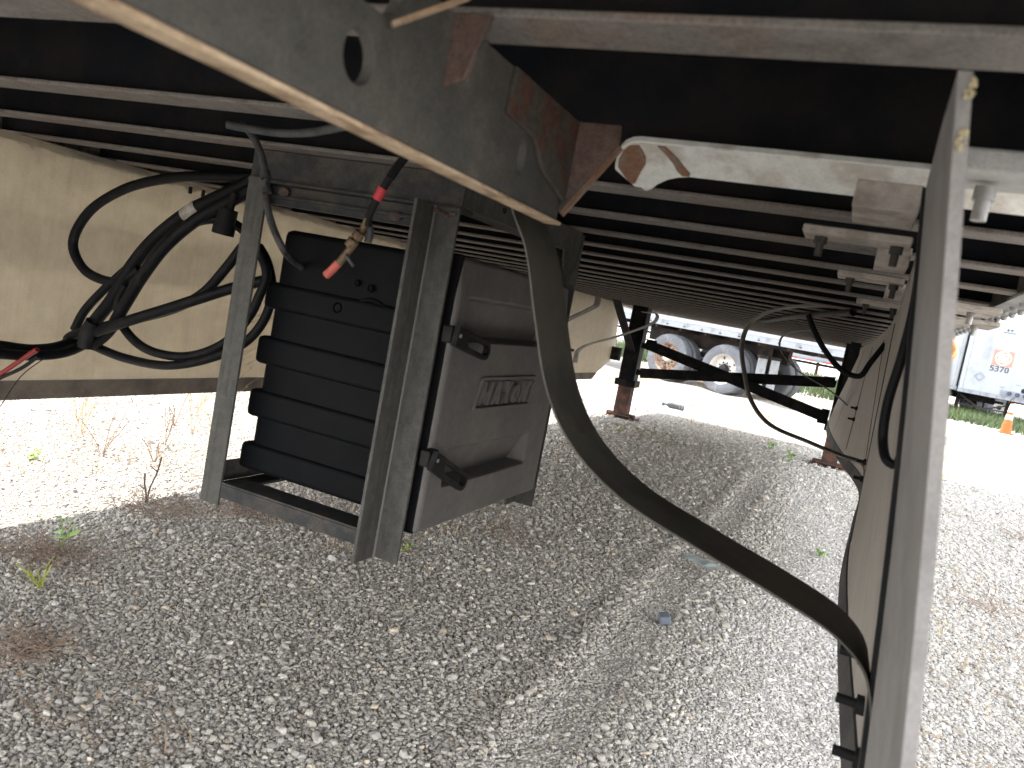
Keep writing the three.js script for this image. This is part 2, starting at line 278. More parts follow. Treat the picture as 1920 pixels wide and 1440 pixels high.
// ---------------------------------------------------------------- the trailer overhead
const TZ0 = 1.5, TZ1 = -8.72, HW = 1.27;
const trailer = thing('semi_trailer', 'white parked semi-trailer seen from underneath, black ribbed underside on landing legs', 'trailer');
{
  obj('floor', box(-HW + 0.01, HW - 0.01, 1.124, 1.16, TZ1, TZ0), M.wood, trailer);
  obj('side_wall', box(-1.3, -1.275, 1.16, 3.95, TZ1, TZ0), M.whiteVan, trailer); obj('side_wall', box(1.275, 1.3, 1.16, 3.95, TZ1, TZ0), M.whiteVan, trailer);
  obj('roof', box(-1.3, 1.3, 3.952, 3.99, TZ1, TZ0), M.whiteVan, trailer); obj('front_wall', box(-1.27, 1.27, 1.165, 3.95, TZ1, TZ1 + 0.03), M.whiteVan, trailer);
  for (const s of [-1, 1]) {
    const rail = obj('side_rail', [box(...(s > 0 ? [1.256, 1.264] : [-1.264, -1.256]), 1.02, 1.18, TZ1, TZ0), box(...(s > 0 ? [1.2, 1.2555] : [-1.2555, -1.2]), 1.0135, 1.0195, TZ1, TZ0)], M.galv, trailer);
    const rv = []; for (let z = 0.2; z > TZ1 + 0.1; z -= 0.1) rv.push(rod([s * 1.228, 1.0135, z], [s * 1.228, 1.006, z], 0.009, 0.006, 6), rod([s * 1.25, 1.0135, z - 0.05], [s * 1.25, 1.004, z - 0.05], 0.008, 0.006, 6));
    const rvo = obj('rivets', rv, M.galv, rail); rvo.userData.kind = 'stuff';
  }
  const zc = [-0.53, -0.857, -1.14, -1.43]; for (let z = -1.727; z > TZ1 + 0.1; z -= 0.297) zc.push(z); for (let z = -0.23; z < 1.4; z += 0.3) zc.push(z);
  let sharedWeb, sharedFl;
  for (const z of zc) {
    const w = sharedWeb ? new THREE.Mesh(sharedWeb, M.blackSteel) : obj('crossmember', [box(-1.2, 1.2, 1.026, 1.124, -0.004, 0.004), box(-1.2, 1.2, 1.119, 1.1235, -0.026, 0.026)], M.blackSteel, trailer);
    if (sharedWeb) { w.name = 'crossmember'; w.castShadow = w.receiveShadow = true; trailer.add(w); } sharedWeb = w.geometry; w.position.set(0, 0, z);
    if (z === -0.857) continue;
    const f = sharedFl ? new THREE.Mesh(sharedFl, M.flange) : obj('bottom_flange', box(-1.2, 1.2, 1.0198, 1.0265, -0.0275, 0.0275, 0.002), M.flange, w);
    if (sharedFl) { f.name = 'bottom_flange'; f.castShadow = f.receiveShadow = true; w.add(f); } sharedFl = f.geometry;
  }
  // second crossmember: its flange is bent down, torch-cut beside the slide rail and painted white
  const fp = [[0.672, 0.052], [0.674, 0.042], [0.678, 0.03], [0.683, 0.018], [0.69, 0.008], [0.699, 0.002], [0.708, 0], [1.2, 0], [1.2, 0.052], [0.775, 0.05], [0.758, 0.05], [0.744, 0.053], [0.73, 0.06], [0.718, 0.07], [0.709, 0.081], [0.703, 0.085], [0.698, 0.08], [0.69, 0.079], [0.681, 0.066]];
  const tilt = new THREE.Matrix4().makeBasis(new THREE.Vector3(1, 0, 0), new THREE.Vector3(0, -0.42, -0.907), new THREE.Vector3(0, 0.907, -0.42)).setPosition(0, 1.022, -0.831);
  const cut = new THREE.ExtrudeGeometry(new THREE.Shape(fp.map((p) => new THREE.Vector2(...p))), { depth: 0.006, bevelEnabled: true, bevelSize: 0.001, bevelThickness: 0.001, bevelSegments: 1 }).applyMatrix4(tilt);
  const bent = obj('cut_flange', cut, M.whitePaint, trailer); bent.userData.label = 'white-painted bent crossmember flange with rusty torch-cut end';
  const stripe = (a) => new THREE.ExtrudeGeometry(new THREE.Shape(a.map((p) => new THREE.Vector2(...p))), { depth: 0.0012, bevelEnabled: false }).translate(0, 0, -0.0026).applyMatrix4(tilt);
  obj('rust_patch', [stripe([[0.6765, 0.044], [0.68, 0.03], [0.688, 0.014], [0.696, 0.006], [0.706, 0.004], [0.709, 0.012], [0.711, 0.024], [0.709, 0.036], [0.703, 0.047], [0.698, 0.058], [0.693, 0.07], [0.688, 0.074], [0.682, 0.062]]), stripe([[0.727, 0.002], [0.735, 0.002], [0.741, 0.01], [0.747, 0.02], [0.752, 0.032], [0.758, 0.043], [0.757, 0.048], [0.749, 0.048], [0.744, 0.04], [0.741, 0.028], [0.735, 0.015]])], M.orangeRust, bent);
  obj('bottom_flange', box(-1.2, 0.64, 1.0198, 1.0265, -0.0275, 0.0275, 0.002).translate(0, 0, -0.857), M.flange, trailer);
  // tandem slide rails with pin holes
  for (const s of [1, -1]) {
    const r = obj('slide_rail', plateZY([[-0.757, 0.9215], [1.4, 0.9215], [1.4, 0.987], [-0.415, 0.985], [-0.428, 0.99], [-0.442, 1.018], [-0.7, 1.018], [-0.757, 0.99]], s * 0.656, 0.008, [[-0.4, 0.955, 0.0165, 0.0165], [-0.25, 0.955, 0.0165, 0.0165], [-0.648, 0.956, 0.009, 0.015], [-0.1, 0.955, 0.0165, 0.0165], [0.05, 0.955, 0.0165, 0.0165]]), M.railWeb, trailer);
    obj('rail_edge', box(s * 0.652 - 0.009, s * 0.652 + 0.0105, 0.9165, 0.9202, -0.768, 1.4, 0.0015), M.railEdge, r);
  }
  // rusty gussets
  obj('gusset', plateXY([[0.661, 0.93], [0.708, 1.0], [0.706, 1.018], [0.661, 1.018]], -0.762, 0.006), M.rust, trailer);
  obj('gusset', plateXY([[0.661, 0.969], [0.676, 0.9755], [0.688, 1.0185], [0.661, 1.0185]], -0.5, 0.005), M.rust, trailer);
  obj('gusset_lip', [beam([0.661, 0.9285, -0.762], [0.709, 1.0, -0.762], 0.012, 0.003, new THREE.Vector3(0, 0.5, 0.8))], M.orangeRust, trailer);
  obj('gusset_plate', plateZY([[-0.757, 0.94], [-0.69, 0.955], [-0.66, 0.977], [-0.6, 0.981], [-0.6, 1.017], [-0.757, 1.017]], 0.6635, 0.003), M.rustThin, trailer);
  obj('stiffener', beam(...[[0.668,0.98,-0.416], [0.7,1.009,-0.445]], 0.005, 0.003), M.railEdge, trailer);
  // landing gear
  for (const [x, nm] of [[-0.86, 0], [0.94, 1]]) {
    const gy = height(x, -7.08), leg = obj('landing_leg', [box(x - 0.072, x + 0.072, gy + 0.3, 1.12, -7.155, -7.005, 0.008), box(x - 0.095, x + 0.095, gy + 0.3, gy + 0.36, -7.175, -6.985, 0.006)], M.legDark, trailer);
    obj('inner_leg', box(x - 0.062, x + 0.062, gy + 0.02, gy + 0.3, -7.142, -7.018, 0.006), M.legRust, leg);
    obj('foot', [box(x - 0.15, x + 0.15, gy - 0.004, gy + 0.014, -7.2, -6.95, 0.004), box(x - 0.13, x + 0.13, gy + 0.014, gy + 0.05, -7.11, -7.05, 0.006), rod([x - 0.1, gy + 0.035, -7.0], [x + 0.1, gy + 0.035, -7.0], 0.014)], M.legRust, leg);
    obj('leg_bracket', [box(x + (nm ? -0.14 : 0.08), x + (nm ? -0.08 : 0.14), 0.42, 0.47, -7.0, -6.994), box(x + (nm ? -0.14 : 0.08), x + (nm ? -0.08 : 0.14), 0.66, 0.71, -7.0, -6.994), beam([x, 0.62, -6.99], [x, 1.03, -6.2], 0.07, 0.012)], M.legDark, leg);
  }
  obj('cross_brace', [beam([-0.74, 0.44, -6.985], [0.85, 0.695, -6.985], 0.012, 0.085, undefined, 0.002), beam([-0.74, 0.48, -7.0], [0.85, 0.735, -7.0], 0.05, 0.01)], M.legDark, trailer);
  obj('cross_brace', [beam([-0.74, 0.705, -6.965], [0.83, 0.405, -6.965], 0.012, 0.085, undefined, 0.002), beam([-0.74, 0.745, -6.975], [0.83, 0.445, -6.975], 0.05, 0.01)], M.legDark, trailer);
  for (const q of [[0.78, 0.86, 0.35, 0.45], [-0.72, -0.64, 0.655, 0.75]]) obj('brace_end', box(...q, -6.957, -6.951), M.legDark, trailer);
  // side marker lamp in its bracket
  const mk = part('marker_lamp', trailer); mk.userData.label = 'amber side marker lamp with its open ring guard below the side rail';
  obj('lens', [new THREE.SphereGeometry(0.034, 16, 10).scale(0.8, 0.7, 1.2).translate(1.268, 1.035, -3.5)], M.amber, mk);
  obj('guard', [new THREE.TorusGeometry(0.032, 0.014, 8, 24).rotateY(0.5).translate(1.268, 0.968, -3.5), rod([1.262, 0.99, -3.5], [1.262, 1.03, -3.5], 0.014)], M.amber, mk);
  // bits of galvanised bracket showing along the left rail
  for (const q of [[-1.82, -1.56], [-2.45, -2.15]]) obj('rail_bracket', box(-1.19, -1.1, 1.004, 1.012, ...q), M.galv, trailer);
}

// ---------------------------------------------------------------- side skirts
function sheet(rows, t, nu, nv, bulge = 0) {          // rows: [z, yTop, xTop, yBot, xBot]; smooth panel of thickness t
  const top = new THREE.CatmullRomCurve3(rows.map((r) => new THREE.Vector3(r[2], r[1], r[0])), false, 'centripetal'), bot = new THREE.CatmullRomCurve3(rows.map((r) => new THREE.Vector3(r[4], r[3], r[0])), false, 'centripetal');
  const P = [], I = [], W = nu + 1, H = nv + 1;
  for (const s of [-0.5, 0.5]) for (let i = 0; i < W; i++) { const a = top.getPoint(i / nu), b = bot.getPoint(i / nu); for (let j = 0; j < H; j++) { const v = j / nv; P.push(mix(a.x, b.x, v) + bulge * Math.sin(Math.PI * v) + s * t, mix(a.y, b.y, v), mix(a.z, b.z, v)); } }
  const o = W * H, at = (k, i, j) => k * o + i * H + j;
  for (let i = 0; i < nu; i++) for (let j = 0; j < nv; j++) for (const k of [0, 1]) { const q = [at(k, i, j), at(k, i + 1, j), at(k, i + 1, j + 1), at(k, i, j + 1)]; if (!k) q.reverse(); I.push(q[0], q[1], q[2], q[0], q[2], q[3]); }
  for (let i = 0; i < nu; i++) for (const j of [0, nv]) I.push(at(0, i, j), at(0, i + 1, j), at(1, i + 1, j), at(0, i, j), at(1, i + 1, j), at(1, i, j));
  for (let j = 0; j < nv; j++) for (const i of [0, nu]) I.push(at(0, i, j), at(0, i, j + 1), at(1, i, j + 1), at(0, i, j), at(1, i, j + 1), at(1, i, j));
  const g = new THREE.BufferGeometry(); g.setAttribute('position', new THREE.Float32BufferAttribute(P, 3)); g.setIndex(I); return toCreasedNormals(g, 0.7);
}
{
  const L = thing('side_skirt', 'long beige skirt panel hanging along the far left side, behind the cable coil', 'trailer skirt');
  obj('panel', sheet([[-0.2, 1.0192, -1.1, 0.372, -1.1], [-2.5, 1.0192, -1.1, 0.372, -1.1], [-4.7, 1.0192, -1.1, 0.372, -1.1]], 0.006, 24, 6, -0.01), M.skirtLeft, L);
  obj('bottom_band', sheet([[-0.2, 0.371, -1.097, 0.32, -1.09], [-2.5, 0.371, -1.097, 0.318, -1.095], [-4.7, 0.371, -1.097, 0.318, -1.095]], 0.008, 20, 2), M.skirtBand, L);
  obj('panel', plateZY([[-4.703, 0.372], [-4.703, 1.0192], [-7.15, 1.0192], [-7.3, 0.62], [-7.2, 0.48], [-6.85, 0.372]], -1.1, 0.006), M.skirtLeft, L);
  obj('bottom_band', plateZY([[-4.703, 0.371], [-4.703, 0.315], [-6.74, 0.315], [-6.85, 0.371]], -1.097, 0.008), M.skirtBand, L);
  obj('seam_strip', box(-1.0955, -1.09, 0.39, 0.98, -4.725, -4.685), M.skirtBand, L);
  for (const y of [0.55, 0.46]) obj('fastener', box(-1.092, -1.07, y, y + 0.02, -6.05, -6.02), M.rubber, L);
  obj('corner_bumper', rod([-1.05, 0.5, -7.2], [-1.05, 0.62, -7.2], 0.05, 0.05, 14), M.rubber, L);
  for (let i = 0; i < 4; i++) obj('clip', hexBolt([-1.08, 1.005, -1.97 - i * 0.055], [0, -1, 0], 0.006, 0.022), M.rubber, L);

  const R = thing('side_skirt', 'grey wavy skirt panel close by on the right, its rear edge nearest the viewer', 'trailer skirt');
  const far = [[-0.62, 1.0, 0.994, 0.372, 1.074], [-1.1, 1.0, 1.004, 0.372, 1.066], [-1.65, 1.0, 1.018, 0.372, 1.052], [-2.15, 1.0, 1.03, 0.372, 1.05], [-3, 1.0, 1.045, 0.372, 1.078], [-3.77, 1.0, 1.042, 0.372, 1.1], [-4.9, 1.0, 1.028, 0.372, 0.99], [-5.94, 1.0, 1.0, 0.372, 0.915], [-6.5, 1.0, 0.985, 0.372, 0.888], [-7.2, 1.0, 0.97, 0.372, 0.862]];
  obj('panel', sheet(far, 0.005, 90, 8), M.skirtRight, R);
  const edge = obj('rear_panel', sheet([[-0.5, 1.0, 0.981, 0.34, 1.066], [-0.62, 1.0, 0.983, 0.34, 1.064], [-0.8, 1.0, 0.988, 0.34, 1.062]], 0.0075, 10, 10, 0.005), M.skirtEdge, R); obj('lap_shade_strip', sheet([[-0.802, 1.0, 0.985, 0.34, 1.058], [-0.826, 1.0, 0.986, 0.34, 1.058]], 0.007, 2, 10, 0.004), M.rubber, R); edge.userData.label = 'narrow lapped rear end of the skirt';  // dark strip after the rear panel is added to draw the lap's shadow line
  obj('bottom_band', sheet(far.map(([z, , , yb, xb]) => [z, yb - 0.001, xb - 0.003, 0.318, xb - 0.008]), 0.006, 80, 2), M.skirtBandR, R);
  const yl = (z) => { let i = 0; while (i < far.length - 2 && far[i + 1][0] > z) i++; const a = far[i], b = far[i + 1], t = clamp((z - a[0]) / (b[0] - a[0])); return (y) => mix(mix(a[2], b[2], t), mix(a[4], b[4], t), (1 - y) / 0.628); };
  for (const [z, y] of [[-3.05, 0.52], [-3.05, 0.46], [-4.6, 0.63], [-4.6, 0.57], [-1.12, 0.47], [-1.06, 0.43], [-0.98, 0.4]]) { const x = yl(z)(y); obj('bolt', [hexBolt([x, y, z], [-1, 0, 0], 0.012, 0.012), rod([x - 0.01, y, z], [x - 0.035, y, z], 0.006)], M.rubber, R); }
  for (const z of [-2.2, -3.4, -4.62, -5.7]) { const f = yl(z); obj('seam_strip', beam([f(0.96) - 0.0035, 0.96, z], [f(0.4) - 0.0035, 0.4, z], 0.012, 0.002, new THREE.Vector3(1, 0, 0)), M.skirtBandR, R); }
  // clamp brackets under the crossmember ends
  for (const [z, x0, x1] of [[-0.9, 0.925, 0.985], [-1.31, 0.955, 1.0], [-1.8, 0.985, 1.02]]) {
    const b = part('clamp', R); b.userData.label = 'pale clamp plate bolted at the top of the skirt';
    obj('plate', [box(x0, x1, 0.985, 1.012, z - 0.045, z + 0.05, 0.002)], M.pale, b);
    obj('plate', [box(x0 - 0.05, x1 + 0.004, 0.972, 0.981, z - 0.12, z - 0.062, 0.002)], M.pale, b);
    for (const x of [x0 - 0.03, x1 - 0.01]) obj('clamp_bolt', [hexBolt([x, 0.972, z - 0.09], [0, -1, 0], 0.008, 0.008), rod([x, 0.964, z - 0.09], [x, 0.95, z - 0.09], 0.0045)], M.darkSteel, b);
  }
  for (const [z, x] of [[-0.74, 1.02], [-1.9, 1.15], [-2.25, 1.2], [-2.5, 1.12], [-2.9, 1.17]]) {
    const b = part('outer_bracket', R);
    obj('plate', z > -1 ? [box(x - 0.02, x + 0.16, 0.996, 1.016, z - 0.035, z + 0.03, 0.004)] : [box(x - 0.05, x + 0.05, 0.99, 1.0, z - 0.1, z + 0.08, 0.002)], z > -1 ? M.rustPaint : M.pale, b);
    obj('outer_bolt', [hexBolt([x + 0.005, 0.992, z], [0, -1, 0], 0.009, 0.011), rod([x + 0.005, 0.982, z], [x + 0.005, 0.965, z], 0.006)], M.galv, b);
  }
  const lumps = []; for (let i = 0; i < 44; i++) { const t = rnd() < 0.6 ? rr(0, 0.3) : rr(0.7, 1) ; lumps.push(new THREE.IcosahedronGeometry(rr(0.0005, 0.0015), 0).scale(1, rr(0.7, 1.6), 1).rotateZ(rr(-1, 1)).translate(0.983 + t * 0.003 + rr(-0.001, 0.004), 0.997 - t * 0.04, -0.4995 + rr(0, 0.0015))); }
  const foam = obj('foam_residue', lumps, M.foam, R); foam.userData.label = 'crumbs of yellowish foam stuck to the top of the edge';
}

// ---------------------------------------------------------------- skirt struts: bent flexible straps from crossmember to skirt
function strutCurve(z, hook) { return [...(hook ? [[0.93, 1.012, z], [0.72, 1.01, z]] : []), [hook ? 0.6 : 0.585, hook ? 0.985 : 1.0, z], [0.588, 0.94, z], [0.616, 0.89, z], [0.642, 0.818, z], [0.67, 0.748, z], [0.707, 0.698, z], [0.77, 0.656, z], [0.858, 0.627, z], [0.945, 0.602, z], [1.0, 0.582, z], [1.027, 0.56, z], [1.038, 0.535, z], [1.043, 0.515, z]]; }
tag(obj('skirt_strut', strip(strutCurve(-0.85), [0, 0, 1], 0.104, 0.0022, 90), M.strut), 'wide dark curved strap sweeping down across the middle to the near right skirt', 'skirt strut');
{
  const s2 = [[0.932,1.045,-3.1], [0.737,1.018,-3.1], [0.631,0.977,-3.1], [0.575,0.921,-3.1], [0.564,0.844,-3.1], [0.596,0.738,-3.1], [0.64,0.645,-3.1], [0.717,0.575,-3.1], [0.876,0.539,-3.1], [0.991,0.518,-3.1], [1.056,0.509,-3.1], [1.076,0.471,-3.1]];
  tag(obj('skirt_strut', strip(s2, [0, 0, 1], 0.1, 0.005, 80), M.strutPale), 'pale curved strap hanging below the crossmembers toward the right skirt, nearer of the two', 'skirt strut');
  const s3 = [[0.884,1.038,-5.4], [0.603,1.005,-5.4], [0.509,0.953,-5.4], [0.504,0.882,-5.4], [0.622,0.767,-5.4], [0.87,0.664,-5.4], [1.014,0.577,-5.4]];
  tag(obj('skirt_strut', strip(s3, [0, 0, 1], 0.1, 0.005, 80), M.strutPale), 'pale curved strap on the right far down by the landing legs', 'skirt strut');
  const l1 = [[-0.501,0.969,-4.6], [-0.503,0.917,-4.6], [-0.541,0.884,-4.6], [-0.676,0.788,-4.6], [-0.856,0.628,-4.6]];
  tag(obj('skirt_strut', strip(l1, [0, 0, 1], 0.1, 0.006, 50), M.strutPale), 'pale strap with a curled top on the left, just behind the grey box', 'skirt strut');
  const l2 = [[-0.576,0.955,-6], [-0.462,0.955,-6], [-0.465,0.905,-6], [-0.514,0.863,-6], [-0.723,0.741,-6], [-1.018,0.574,-6], [-1.028,0.469,-6]];
  tag(obj('skirt_strut', strip(l2, [0, 0, 1], 0.1, 0.006, 60), M.strutPale), 'pale strap with a curled top ending at the left landing leg', 'skirt strut');
}
tag(obj('conduit_pair', [tube([[0.315,1.006,-5.018], [0.732,1.006,-3.228], [0.937,1.006,-2.587]], 0.012, 24), tube([[0.406,1.008,-5.047], [0.71,1.008,-3.588], [0.922,1.008,-2.805]], 0.012, 24)].slice(1), M.hoseGrey), 'straight pale conduit under the crossmembers above the right straps', 'conduit');

// ---------------------------------------------------------------- frame hung from the crossmembers
const frame = thing('hanging_rack', 'grey welded angle-iron frame hanging below the trailer and holding the black box', 'rack');
{
  const angle = (x, y0, y1, z, a, b, sz) => [box(x, x + a, y0, y1, z - 0.003, z + 0.003, 0.0008), box(x - 0.006, x, y0, y1, z - 0.003, z + sz * b, 0.0008)];
  const pr = obj('post', angle(0.295, 0.368, 0.963, -1.15, 0.046, 0.06, 1), M.post, frame);
  obj('corner_bead', tube([[0.2962, 0.369, -1.1462], [0.2958, 0.55, -1.1464], [0.2963, 0.75, -1.1461], [0.2958, 0.962, -1.1464]], 0.0022, 30, 6), M.beadGrey, pr);
  obj('weld', [[0.3, 0.955], [0.31, 0.952], [0.32, 0.949], [0.33, 0.953]].map(([x, y]) => new THREE.IcosahedronGeometry(0.006, 1).scale(1.2, 0.7, 0.6).translate(x, y, -1.145)), M.rust, pr);
  obj('post', [box(-0.094, -0.05, 0.362, 0.968, -1.153, -1.147, 0.0008), box(-0.094, -0.088, 0.362, 0.968, -1.195, -1.1535, 0.0008)], M.post, frame);
  obj('post', angle(0.295, 0.368, 1.015, -1.76, 0.046, 0.05, 1), M.post, frame);
  obj('post', [box(-0.094, -0.05, 0.362, 1.015, -1.763, -1.757), box(-0.05, -0.044, 0.362, 1.015, -1.757, -1.71)], M.post, frame);
  obj('bottom_bar', [box(-0.043, 0.288, 0.38, 0.405, -1.146, -1.141, 0.0008), box(-0.043, 0.288, 0.4055, 0.4095, -1.2, -1.141, 0.0008)], M.darkSteel, frame);
  obj('bottom_bar', [box(-0.043, 0.288, 0.37, 0.41, -1.765, -1.76)], M.post, frame);
  obj('bottom_bar', [box(-0.095, -0.05, 0.385, 0.39, -1.757, -1.203), box(-0.1, -0.0955, 0.39, 0.43, -1.757, -1.155)], M.darkSteel, frame);
  const tb = obj('top_channel', [box(-0.1, 0.338, 0.966, 1.0185, -1.163, -1.157, 0.001), box(-0.1, 0.338, 0.961, 0.966, -1.2, -1.15, 0.001), box(-0.1, 0.338, 1.013, 1.0185, -1.2, -1.1635, 0.001)], M.darkSteel, frame);
  for (const [x, y] of [[-0.03, 0.95], [0.21, 0.938]]) obj('rusty_bolt', new THREE.IcosahedronGeometry(0.013, 1).scale(1, 0.7, 0.3).translate(x, y, -1.168), M.rust, tb);
  obj('lower_channel', [box(-0.07, 0.3, 0.926, 0.9605, -1.18, -1.173, 0.001), box(-0.07, 0.3, 0.937, 0.943, -1.172, -1.166, 0.001)], M.darkSteel, frame);
  obj('side_angle', [plateZY([[-1.164, 1.0175], [-1.164, 0.968], [-1.66, 0.968], [-1.675, 0.93], [-1.7, 0.922], [-1.74, 0.93], [-1.756, 0.95], [-1.756, 1.0175]], 0.334, 0.005, [[-1.32, 0.992, 0.009, 0.007], [-1.69, 0.945, 0.008, 0.008]]), box(0.28, 0.3315, 0.968, 0.973, -1.66, -1.203)], M.post, frame);
}

// ---------------------------------------------------------------- the black box with the embossed cover
const pump = thing('equipment_box', 'black plastic box with grey embossed cover and rubber latches inside the hanging frame', 'equipment box');
{
  const y0 = 0.418, y1 = 0.893, za = -1.172, zb = -1.715, cx = 0.355;
  // ribbed tub
  const ribs = [[0.737, 0.787], [0.632, 0.685], [0.53, 0.583], [0.428, 0.48]];
  const tubg = [box(-0.045, 0.25, 0.425, 0.888, -1.73, -1.205, 0.012)];
  for (const [a, b] of ribs) tubg.push(box(-0.063, 0.245, a, b, -1.738, -1.197, 0.009));
  const tb = obj('tub', tubg, M.tub, pump);
  for (const [x, y, r] of [[0.105, 0.765, 0.013], [0.165, 0.81, 0.007], [0.135, 0.815, 0.006]]) obj('tub_boss', lathe([[r, 0], [r, 0.004], [r * 0.75, 0.006], [r * 0.55, 0.006], [r * 0.5, 0.003], [0, 0.003]], 24).rotateX(Math.PI / 2).translate(x, y, -1.203), M.tub, tb);
  obj('arch_mould', [new THREE.TorusGeometry(0.045, 0.004, 6, 24, Math.PI).translate(0.17, 0.745, -1.204)], M.tub, tb);
  obj('rim', [box(0.246, 0.262, y0 - 0.004, y1 + 0.004, zb + 0.01, za - 0.014, 0.004)], M.tub, tb);
  // cover: pressed face with two scooped pockets and rounded edges
  const nz = 230, ny = 210, P = [], I = [], R = 0.011;
  const bez = (d) => d >= R ? 0 : R - Math.sqrt(Math.max(0, R * R - (R - d) ** 2));
  const pocket = (z, y, zl, zr, yb, yt, dep, bow, f0 = 0.3) => {       // zl nearer end, zr far end; deepest at its bottom ledge
    const zz = (zl - z) / (zl - zr); if (zz < -0.1 || zz > 1.1) return 0;
    const top = yt + bow * zz, bot = yb + bow * zz * 0.6, v = (top - y) / (top - bot);
    const sx = sm(-0.02, 0.035, zz) * (1 - sm(0.985, 1.03, zz));
    return dep * sx * sm(-0.06, 0.06, v) * (f0 + (1 - f0) * clamp(v)) * (1 - sm(0.96, 1.04, v));
  };
  const ease = (i, n, e) => { const t = i / n; return t < 0.5 ? 0.5 * Math.pow(2 * t, e) : 1 - 0.5 * Math.pow(2 - 2 * t, e); };
  for (let i = 0; i <= nz; i++) for (let j = 0; j <= ny; j++) {
    const z = mix(za, zb, ease(i, nz, 1.25)), y = mix(y0, y1, ease(j, ny, 1.25)), dz = Math.min(za - z, z - zb), dy = Math.min(y - y0, y1 - y);
    let x = cx - bez(dz) - bez(dy);
    x -= 0.008 * sm(0.8, 0.9, y);
    x -= pocket(z, y, -1.212, -1.63, 0.755, 0.824, 0.04, 0.002, 0.55) + pocket(z, y, -1.238, -1.605, 0.496, 0.56, 0.04, 0.003, 0.25) + (() => { const ly = y - 0.658, lx = -(z + 1.442) - ly * 0.32; return 0.009 * (1 - sm(0.124, 0.13, Math.abs(lx))) * (1 - sm(0.0235, 0.0275, Math.abs(ly))); })();
    P.push(x, y, z);
  }
  for (let i = 0; i < nz; i++) for (let j = 0; j < ny; j++) { const a = i * (ny + 1) + j, b = a + ny + 1; I.push(a, b + 1, b, a, a + 1, b + 1); }
  const g = new THREE.BufferGeometry(); g.setAttribute('position', new THREE.Float32BufferAttribute(P, 3)); g.setIndex(I); g.computeVertexNormals();
  const flip = g.attributes.normal.array[((nz >> 1) * (ny + 1) + 60) * 3] < 0; if (flip) { for (let k = 0; k < I.length; k += 3) [I[k], I[k + 1]] = [I[k + 1], I[k]]; g.setIndex(I); g.computeVertexNormals(); }
  const cv = obj('cover', g, M.cover, pump);
  obj('side_shade_strip', [box(0.263, 0.3475, y0 - 0.001, y1 + 0.001, za - 0.012, za + 0.0015, 0.004), box(0.263, 0.3, y0 + 0.001, y1 - 0.001, zb + 0.001, za - 0.0125)], M.tub, pump);  // black strip added to paint the cover's rear side as shaded, plus backing
  // embossed name plate; local x runs along -z, local y up
  const face = (q, z, y, x) => q.applyMatrix4(new THREE.Matrix4().makeBasis(new THREE.Vector3(0, 0, -1), new THREE.Vector3(0, 1, 0), new THREE.Vector3(1, 0, 0)).setPosition(x, y, z));
  const sk = 0.32, rp = (w, h, r) => { const s = new THREE.Shape(), k = (x, y) => [x + y * sk, y]; const a = w / 2, b = h / 2; s.moveTo(...k(-a + r, -b)); s.lineTo(...k(a - r, -b)); s.quadraticCurveTo(...k(a, -b), ...k(a, -b + r)); s.lineTo(...k(a, b - r)); s.quadraticCurveTo(...k(a, b), ...k(a - r, b)); s.lineTo(...k(-a + r, b)); s.quadraticCurveTo(...k(-a, b), ...k(-a, b - r)); s.lineTo(...k(-a, -b + r)); s.quadraticCurveTo(...k(-a, -b), ...k(-a + r, -b)); return s; };
  const ring = rp(0.27, 0.062, 0.008); ring.holes.push(new THREE.Path(rp(0.258, 0.0535, 0.006).getPoints(6).reverse()));
  const ex = { depth: 0.0035, bevelEnabled: true, bevelSize: 0.0012, bevelThickness: 0.0015, bevelSegments: 2, curveSegments: 6 };
  const NZ = -1.442, NY = 0.658, pl = [];
  pl.push(face(new THREE.ExtrudeGeometry(ring, ex), NZ, NY, cx - 0.001));
  const st = { M: [[0, 0, 0, 1], [0.03, 1, 0.5, 0.2], [0.97, 1, 0.5, 0.2], [1, 0, 1, 1]], A: [[-0.02, 0, 0.45, 1], [1.02, 0, 0.55, 1], [0.22, 0.27, 0.78, 0.27]], X: [[0, 0, 1, 1], [0, 1, 1, 0]], N: [[0, 0, 0, 1], [0.02, 0.98, 0.98, 0.02], [1, 0, 1, 1]] };
  const W = { M: 0.044, A: 0.036, X: 0.033, O: 0.032, N: 0.034 }, hl = 0.043; let pen = -0.116, lift = 0;
  for (const ch of 'MAXON') {
    const w = W[ch], tk = 0.0105, X0 = pen + tk / 2, sx = w - tk, put = (s) => { const g = new THREE.ExtrudeGeometry(s, { depth: 0.0095 + (lift += 0.00012), bevelEnabled: true, bevelSize: 0.0008, bevelThickness: 0.0008, bevelSegments: 1, curveSegments: 10 }); pl.push(face(g, NZ, NY, cx - 0.0092)); };
    const k = (x, y) => new THREE.Vector2(X0 + x * sx + (y - 0.5) * hl * sk, (y - 0.5) * hl);
    if (ch === 'O') { const o = [], q = []; for (let t = 0; t < 24; t++) { const A = t / 24 * 6.2832; o.push(k(0.5 + Math.cos(A) * (0.5 + tk / 2 / sx), 0.42 + 0.42 * Math.sin(A))); q.push(k(0.5 + Math.cos(-A) * (0.5 - tk / 2 / sx), 0.42 + 0.23 * Math.sin(-A))); } const s = new THREE.Shape(o); s.holes.push(new THREE.Path(q)); put(s); }
    else for (const [x0, q0, x1, q1] of st[ch]) { const h = tk / 2 / sx * (q0 === q1 ? 0 : 1), v = q0 === q1 ? 0.09 : 0; put(new THREE.Shape([k(x0 - h, q0 - v), k(x0 + h, q0 - v), k(x1 + h, q1 + v), k(x1 - h, q1 + v)].map((p, n, arr) => v ? [k(x0, q0 - v), k(x1, q1 - v), k(x1, q1 + v), k(x0, q0 + v)][n] : p))); }
    pen += w + 0.0115;
  }
